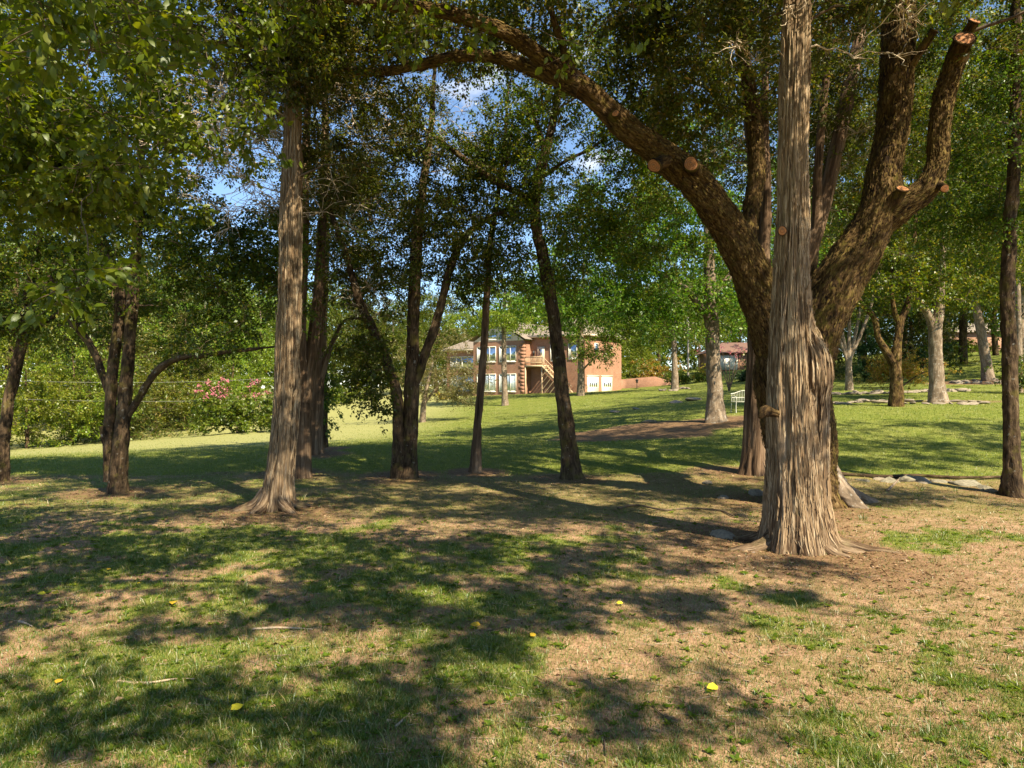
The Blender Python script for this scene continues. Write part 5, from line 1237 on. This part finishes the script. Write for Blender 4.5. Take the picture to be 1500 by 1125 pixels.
# utility pole and the overhead cables at left
p = ground_pt(1008, 100)
T = thing('utility_pole', 'grey utility pole with crossarm far behind the slim brown trunk', 'pole', p)
m = MB(); m.tube([[0, 0, -.3], [0, 0, 8.5]], [.16, .11], 10, 2); m.build('pole', M['pole'], T)
m = MB(); m.box((-1.2, -.06, 7.6), (1.2, .06, 7.75)); m.build('crossarm', M['pole'], T, smooth=False)
for lb, y0, y1 in (('thin upper overhead cable crossing before the left wood', 556, 540), ('thin lower overhead cable crossing before the left wood', 582, 570)):
    a_, b_ = P(-60, y0, 36), P(560, y1, 50)
    t_ = np.linspace(0, 1, 20)[:, None]; q = a_ + (b_ - a_) * t_; q[:, 2] -= .5 * np.sin(t_[:, 0] * math.pi)
    m = MB(); m.tube(q, np.full(20, .006), 5, 2.0); tag(m.build('overhead_cable', M['steel']), lb, 'cable')

# white garden bench
p = ground_pt(1091, 31)
T = thing('garden_bench', 'white ornate metal garden bench on mulch beside the stout grey trunk', 'bench', p)
T.rotation_euler = (0, 0, .15)
m = MB()
for k in range(6): m.box((-.62, -.42 + k * .075, .43), (.62, -.37 + k * .075, .455))
m.build('seat', M['white_metal'], T, smooth=False)
m = MB()
for k in range(17):
    x_ = -.60 + k * .075; top = .86 + .07 * math.cos(x_ / .62 * math.pi * 1.0)
    m.tube([[x_, .03, .45], [x_, .07, top]], [.010, .010], 5, 1)
xs = np.linspace(-.62, .62, 15); m.tube([[x_, .075, .86 + .07 * math.cos(x_ / .62 * math.pi)] for x_ in xs], np.full(15, .022), 6, .06)
m.tube([[-.62, .05, .62], [.62, .05, .62]], [.015, .015], 6, 1); m.build('backrest', M['white_metal'], T)
for x_ in (-.60, .60):
    for pts_ in ([[x_, -.40, -.03], [x_, -.38, .22], [x_, -.41, .45]], [[x_, .10, -.03], [x_, .05, .22], [x_, .04, .45]]):
        m = MB(); m.tube(pts_, [.024, .02, .024], 7, .1); m.build('leg', M['white_metal'], T)
    m = MB(); m.tube([[x_, -.41, .45], [x_, -.42, .62], [x_, -.30, .67], [x_, .05, .66]], [.02] * 4, 7, .06); m.build('armrest', M['white_metal'], T)

# ------------------------------------------------------------------ stones
def rock_mesh(seed, name, m_):
    bm = MB(); n_ = 14; k_ = 9
    th = np.linspace(0, 2 * math.pi, n_, endpoint=False); ph = np.linspace(-math.pi / 2, math.pi / 2, k_)
    V = np.array([[math.cos(a_) * math.cos(b_), math.sin(a_) * math.cos(b_), math.sin(b_)] for b_ in ph for a_ in th])
    V = V * (.75 + .6 * fbm(V * 1.4 + seed * 7.3, 3, seed))[:, None]
    pr = np.random.default_rng(seed + 90)
    for _ in range(11):
        nn_ = nrm(pr.normal(size=3)); hh = .50 + .35 * pr.random()
        V = V - np.maximum(V @ nn_ - hh, 0)[:, None] * nn_ * .95
    i_ = np.arange(k_ - 1)[:, None] * n_; j_ = np.arange(n_)[None]
    bm.add(V, np.stack([i_ + j_, i_ + (j_ + 1) % n_, i_ + n_ + (j_ + 1) % n_, i_ + n_ + j_], -1).reshape(-1, 4))
    o = bm.build(name, m_, smooth=False); return o
protos = [rock_mesh(k, 'stone', M['stone']) for k in range(3)] + [rock_mesh(7, 'stone', M['stone_dark'])]
first = [True] * 4
def stone(pi, pos, sc_, rz, label, group=None):
    if first[pi]: o = protos[pi]; first[pi] = False
    else: o = protos[pi].copy(); COL.objects.link(o)
    o.location = tuple(pos); o.scale = sc_; o.rotation_euler = (rng.normal() * .15, rng.normal() * .15, rz)
    tag(o, label, 'stone', group)
gB = 'stones along the bank'
for px, Y, s_, d_ in ((1225, 15.4, .26, 3), (1262, 15.9, .17, 3), (1285, 16.1, .13, 0), (1300, 15.9, .2, 3), (1325, 16.0, .3, 3), (1345, 15.9, .24, 0), (1372, 15.9, .18, 3), (1395, 15.8, .14, 0), (1418, 15.6, .3, 3), (1440, 15.2, .22, 3), (1455, 14.9, .16, 0), (1500, 14.9, .2, 0), (1520, 15.0, .3, 3)):
    q = ground_pt(px, Y, -.02); stone(d_, q, (s_ * 1.3, s_, s_ * .55), rng.random() * 6, 'weathered dark stone in the bank between big cedar and right edge trunk', gB)
for px, Y, s_, lb in ((1037, 16.0, .13, 'pale round stone lying left of the big cedar'), (1106, 14.6, .2, 'tan boulder half hidden behind the big cedar'), (1060, 14.2, .12, 'small brown stone in litter left of the big cedar'), (1062, 10.6, .18, 'flat brown stone in the soil at the left foot of the big cedar')):
    stone(1, ground_pt(px, Y, .01), (s_ * 1.3, s_, s_ * .6), rng.random() * 6, lb)
for px, Y, s_, lb in ((951, 30.5, .28, 'pale flat stone in the mulched island on the slope'), (902, 40, .25, 'pale stone on the grass above the mulched island'), (932, 41, .22, 'small pale stone right of another on the slope'), (1018, 45, .5, 'broad grey flat stone at the garden path'), (990, 44, .4, 'grey flat stone below the slim brown trunk')):
    stone(0, ground_pt(px, Y, .02), (s_ * 1.5, s_, s_ * .4), rng.random() * 6, lb)
gE = 'flat stones edging the garden bed'
for k in range(40):
    px = 1222 + k * 5.0 + rng.normal() * 2
    Y_ = 41 - .6 * math.sin(k * .12) + rng.normal() * .25
    s_ = .16 + .14 * rng.random(); stone(int(k % 3), ground_pt(px, Y_, .04), (s_ * 1.5, s_, s_ * .5), rng.random() * 6, 'pale flat stone in the upper row edging the garden bed', gE)
gR = 'flat stones ringing the sunlit trunk'
for k in range(26):
    a_ = k / 26 * 6.28; q = np.array([19.1 + 2.3 * math.cos(a_), 31.9 + .8 * math.sin(a_), 0]); q[2] = gz1(q[0], q[1]) + .03
    s_ = .13 + .12 * rng.random(); stone(int(k % 3), q, (s_ * 1.6, s_, s_ * .4), rng.random() * 6, 'flat stone in the ring round the sunlit forked trunk', gR)
gL = 'flat stones at the lower left of the bed'
for k in range(14):
    px = 1208 + k * 7 + rng.normal() * 2; s_ = .14 + .1 * rng.random()
    stone(int(k % 3), ground_pt(px, 32.5 + rng.normal() * .4, .03), (s_ * 1.6, s_, s_ * .4), rng.random() * 6, 'flat stone at the lower left border of the garden bed', gL)
gQ = 'stones ringing the leaning pale trunk'
for k in range(22):
    a_ = k / 22 * 6.28; q = np.array([33.4 + 2.6 * math.cos(a_), 49 + 1.3 * math.sin(a_), 0]); q[2] = gz1(q[0], q[1]) + .03
    s_ = .18 + .14 * rng.random(); stone(int(k % 3), q, (s_ * 1.4, s_, s_ * .6), rng.random() * 6, 'grey stone in the ring round the leaning pale trunk', gQ)
gS = 'stones at the slim brown trunk'
for k in range(10):
    a_ = rng.random() * 6.28; q = ground_pt(988 + 20 * math.cos(a_), 64 + 1.2 * math.sin(a_), .03); s_ = .2 + .15 * rng.random()
    stone(int(k % 3), q, (s_ * 1.4, s_, s_ * .6), rng.random() * 6, 'pale stone at the foot of the slim brown trunk', gS)

# ------------------------------------------------------------------ grass, litter, fallen leaves, sticks
def blades(n, ylo, yhi, power, hmin, hmax, wid, keep, name, m_, label, clump=0):
    u_ = rng.random(n)
    if power == 1: y_ = ylo * (yhi / ylo) ** u_
    else: y_ = 1 / (1 / ylo + u_ * (1 / yhi - 1 / ylo))
    x_ = (rng.random(n) * 2 - 1) * (.88 * y_ + 3.0)
    g_, mu_, la_ = masks(x_, y_)
    sel = rng.random(n) < keep(g_, mu_, la_, x_, y_)
    x_, y_ = x_[sel], y_[sel]
    if clump:
        k_ = len(x_); x_ = np.repeat(x_, clump); y_ = np.repeat(y_, clump)
        cs = np.repeat(.5 + rng.random(k_), clump)
        a_ = rng.random(len(x_)) * 6.28; r_ = np.sqrt(rng.random(len(x_))) * .045 * cs
        x_ = x_ + np.cos(a_) * r_; y_ = y_ + np.sin(a_) * r_
        lean = np.stack([np.cos(a_), np.sin(a_)], -1) * .9
    else:
        cs = 1.0; a_ = rng.random(len(x_)) * 6.28; lean = np.stack([np.cos(a_), np.sin(a_)], -1) * .7
    N_ = len(x_)
    z_ = gsurf(x_, y_) - .008
    H = (hmin + (hmax - hmin) * rng.random(N_) ** 1.6) * cs
    W = wid * (.6 + .8 * rng.random(N_)) * np.maximum(1, y_ / 7.0)
    Bp = np.stack([x_, y_, z_], -1)
    f_ = rng.random(N_) * 6.28; sd = np.stack([np.cos(f_), np.sin(f_), 0 * f_], -1) * W[:, None]
    ln = np.concatenate([lean * (H * (.3 + .7 * rng.random(N_)))[:, None], np.zeros((N_, 1))], 1)
    up = np.array([0, 0, 1.0])
    mid = Bp + up * (H * .55)[:, None] + ln * .35; tip = Bp + up * (H * .9)[:, None] + ln
    V = np.stack([Bp - sd * .5, Bp + sd * .5, mid - sd * .42, mid + sd * .42, tip - sd * .08, tip + sd * .08], 1).reshape(-1, 3)
    k = np.arange(N_)[:, None] * 6
    Q = np.concatenate([k + np.array([[0, 1, 3, 2]]), k + np.array([[2, 3, 5, 4]])])
    mb_ = MB(); mb_.add(V, Q)
    return tag(mb_.build(name, M[m_], smooth=False), label, 'grass', kind='stuff')
blades(1100000, 3.6, 19, 2, .02, .055, .0042, lambda g, m, l, x, y: np.where(l > .5, 0, .36 + .64 * g) * (1 - .6 * m), 'short_grass', 'grass', 'short patchy grass over bare soil in the shade')
blades(6200, 3.6, 15, 2, .035, .10, .0048, lambda g, m, l, x, y: np.where(l > .5, 0, .10 + .8 * g) * (1 - .95 * m), 'grass_tufts', 'grass', 'longer tufts of grass scattered over the soil', clump=18)
blades(320000, 16.5, 75, 2, .03, .07, .0035, lambda g, m, l, x, y: l * (1 - m) * (1 - .85 * sstep(-2, -8, x) * sstep(22, 30, y)), 'lawn_grass', 'lawn', 'mown lawn grass rising towards the house')
# broad-leaved weeds
n = 6500
y_ = 3.7 * (13 / 3.7) ** rng.random(n); x_ = (rng.random(n) * 2 - 1) * (.88 * y_ + 2.5)
g_, mu_, la_ = masks(x_, y_); s_ = rng.random(n) < (.25 + .6 * g_) * (1 - mu_); x_, y_ = x_[s_], y_[s_]
k_ = 7; X_ = np.repeat(x_, k_); Y_ = np.repeat(y_, k_); a_ = rng.random(len(X_)) * 6.28
Bp = np.stack([X_, Y_, gsurf(X_, Y_) + .006], -1); D_ = nrm(np.stack([np.cos(a_), np.sin(a_), .25 + .4 * rng.random(len(a_))], -1))
V, Q = leaf_quads(Bp, D_, nrm(np.array([0, 0, 1.0]) + rng.normal(size=D_.shape) * .2), .03 + .035 * rng.random(len(a_)), .018 + .014 * rng.random(len(a_)))
mb_ = MB(); mb_.add(V, Q); tag(mb_.build('weeds', M['leaf_bright'], smooth=False), 'low broad leaved weeds in the thin grass', 'weeds', kind='stuff')
# dry leaf litter
n = 90000
y_ = 3.6 * (24 / 3.6) ** rng.random(n); x_ = (rng.random(n) * 2 - 1) * (.88 * y_ + 2.5)
g_, mu_, la_ = masks(x_, y_); s_ = rng.random(n) < np.clip(.10 + .9 * mu_, 0, 1) * (1 - .8 * la_ * (1 - mu_)); x_, y_ = x_[s_], y_[s_]
a_ = rng.random(len(x_)) * 6.28
Bp = np.stack([x_, y_, gsurf(x_, y_) + .008], -1); D_ = nrm(np.stack([np.cos(a_), np.sin(a_), .1 * rng.normal(size=len(a_))], -1))
sz = .018 + .062 * rng.random(len(a_)) ** 1.7
V, Q = leaf_quads(Bp, D_, nrm(np.array([0, 0, 1.0]) + rng.normal(size=D_.shape) * .35), sz, sz * (.25 + .4 * rng.random(len(sz))))
mb_ = MB(); mb_.add(V, Q); tag(mb_.build('leaf_litter', M['litter'], smooth=False), 'dry brown leaf litter and needles on the soil', 'litter', kind='stuff')
# thin straw and twigs lying about
n = 4200
y_ = 3.6 * (18 / 3.6) ** rng.random(n); x_ = (rng.random(n) * 2 - 1) * (.88 * y_ + 2.5); a_ = rng.random(n) * 6.28; l_ = .05 + .16 * rng.random(n) ** 2
t_ = np.linspace(-.5, .5, 4)
xx = x_[:, None] + np.cos(a_)[:, None] * t_ * l_[:, None] + rng.normal(size=(n, 4)) * .006; yy = y_[:, None] + np.sin(a_)[:, None] * t_ * l_[:, None] + rng.normal(size=(n, 4)) * .006
PT = np.stack([xx, yy, gsurf(xx.ravel(), yy.ravel()).reshape(n, 4) + .008], -1)
mb_ = MB(); tubes_batch(mb_, PT, np.full((n, 4), .0022) * (.6 + rng.random((n, 1))), 3); tag(mb_.build('twig_litter', M['stick'], smooth=False), 'fine broken twigs and straw lying on the soil', 'litter', kind='stuff')
# single yellow leaves
def gpix(px, py):
    Y_ = CH * F / (py - HOR); return np.array([(px - 750) / F * Y_, Y_])
lm_ = None
for px, py, s_, lb in ((255, 886, .115, 'large bright yellow leaf on the grass left of centre'), (338, 1046, .10, 'yellow leaf near the bottom left grass tufts'), (704, 922, .10, 'yellow leaf with a dark spot beside a twig near the centre'), (148, 826, .10, 'pale yellow leaf in the deep shade at left'),
                       (67, 872, .08, 'left one of two small yellow leaves in the shaded grass'), (86, 872, .08, 'right one of two small yellow leaves in the shaded grass'), (158, 837, .07, 'tiny yellow leaf just below the pale yellow leaf'), (777, 938, .08, 'tan yellow leaf right of the centre twig'),
                       (1052, 1012, .10, 'yellow green leaf on bare soil near the bottom'), (903, 888, .07, 'small orange leaf in the dark grass band'), (201, 860, .07, 'small orange leaf in the shade at left'), (82, 1006, .08, 'cream leaf on the grass at lower left'), (132, 742, .12, 'yellow tuft of leaves before the many stemmed tree')):
    q = gpix(px, py); a_ = rng.random() * 6.28
    V, Q = big_leaf(np.array([[q[0], q[1], gsurf(np.array([q[0]]), np.array([q[1]]))[0] + .03]]), nrm(np.array([[math.cos(a_), math.sin(a_), .15]])), nrm(np.array([[.1, -.45, 1.0]])), np.array([s_]), np.array([s_ * .75]))
    mb_ = MB(); mb_.add(V, Q); tag(mb_.build('fallen_leaf', M['yellow'], smooth=False), lb, 'leaf')
def stick(pix, r, lb, m_='stick'):
    q = np.array([[*gpix(a_, b_), 0] for a_, b_ in pix]); q[:, 2] = gsurf(q[:, 0], q[:, 1]) + r * .9 + .006
    mb_ = MB(); mb_.tube(q, np.linspace(r, r * .6, len(q)), 8, .03, disp_bark(.12, 0, 1, len(lb))); tag(mb_.build('fallen_stick', M[m_]), lb, 'stick')
stick([(370, 925), (400, 923), (430, 925), (458, 926)], .011, 'short thick grey stick on bare soil left of centre')
stick([(173, 1000), (200, 1003), (225, 1002), (255, 998), (285, 999)], .009, 'crooked pale stick at the lower left')
stick([(712, 928), (735, 922), (760, 920)], .006, 'thin twig beside the spotted yellow leaf', 'twig')
stick([(580, 1068), (592, 1056), (600, 1048)], .007, 'small upright looking twig near the bottom edge')
stick([(905, 745), (930, 741), (975, 748), (1010, 745), (1050, 748), (1075, 757)], .022, 'long dark fallen branch left of the big cedar', 'twig')
stick([(950, 1030), (965, 1045), (1000, 1072)], .005, 'thin dark twig on bare soil at the bottom centre', 'twig')
stick([(880, 1075), (885, 1090), (888, 1110)], .006, 'short bent twig at the bottom centre', 'twig')
stick([(28, 912), (38, 915), (47, 918)], .012, 'stubby pale stick at the left edge')
stick([(1225, 706), (1290, 709), (1340, 708), (1400, 710), (1480, 708)], .05, 'long weathered log lying along the bank at right', 'dark_bark')
stick([(1300, 725), (1310, 716), (1322, 708)], .03, 'slanting broken branch leaning on the bank', 'grey_bark')
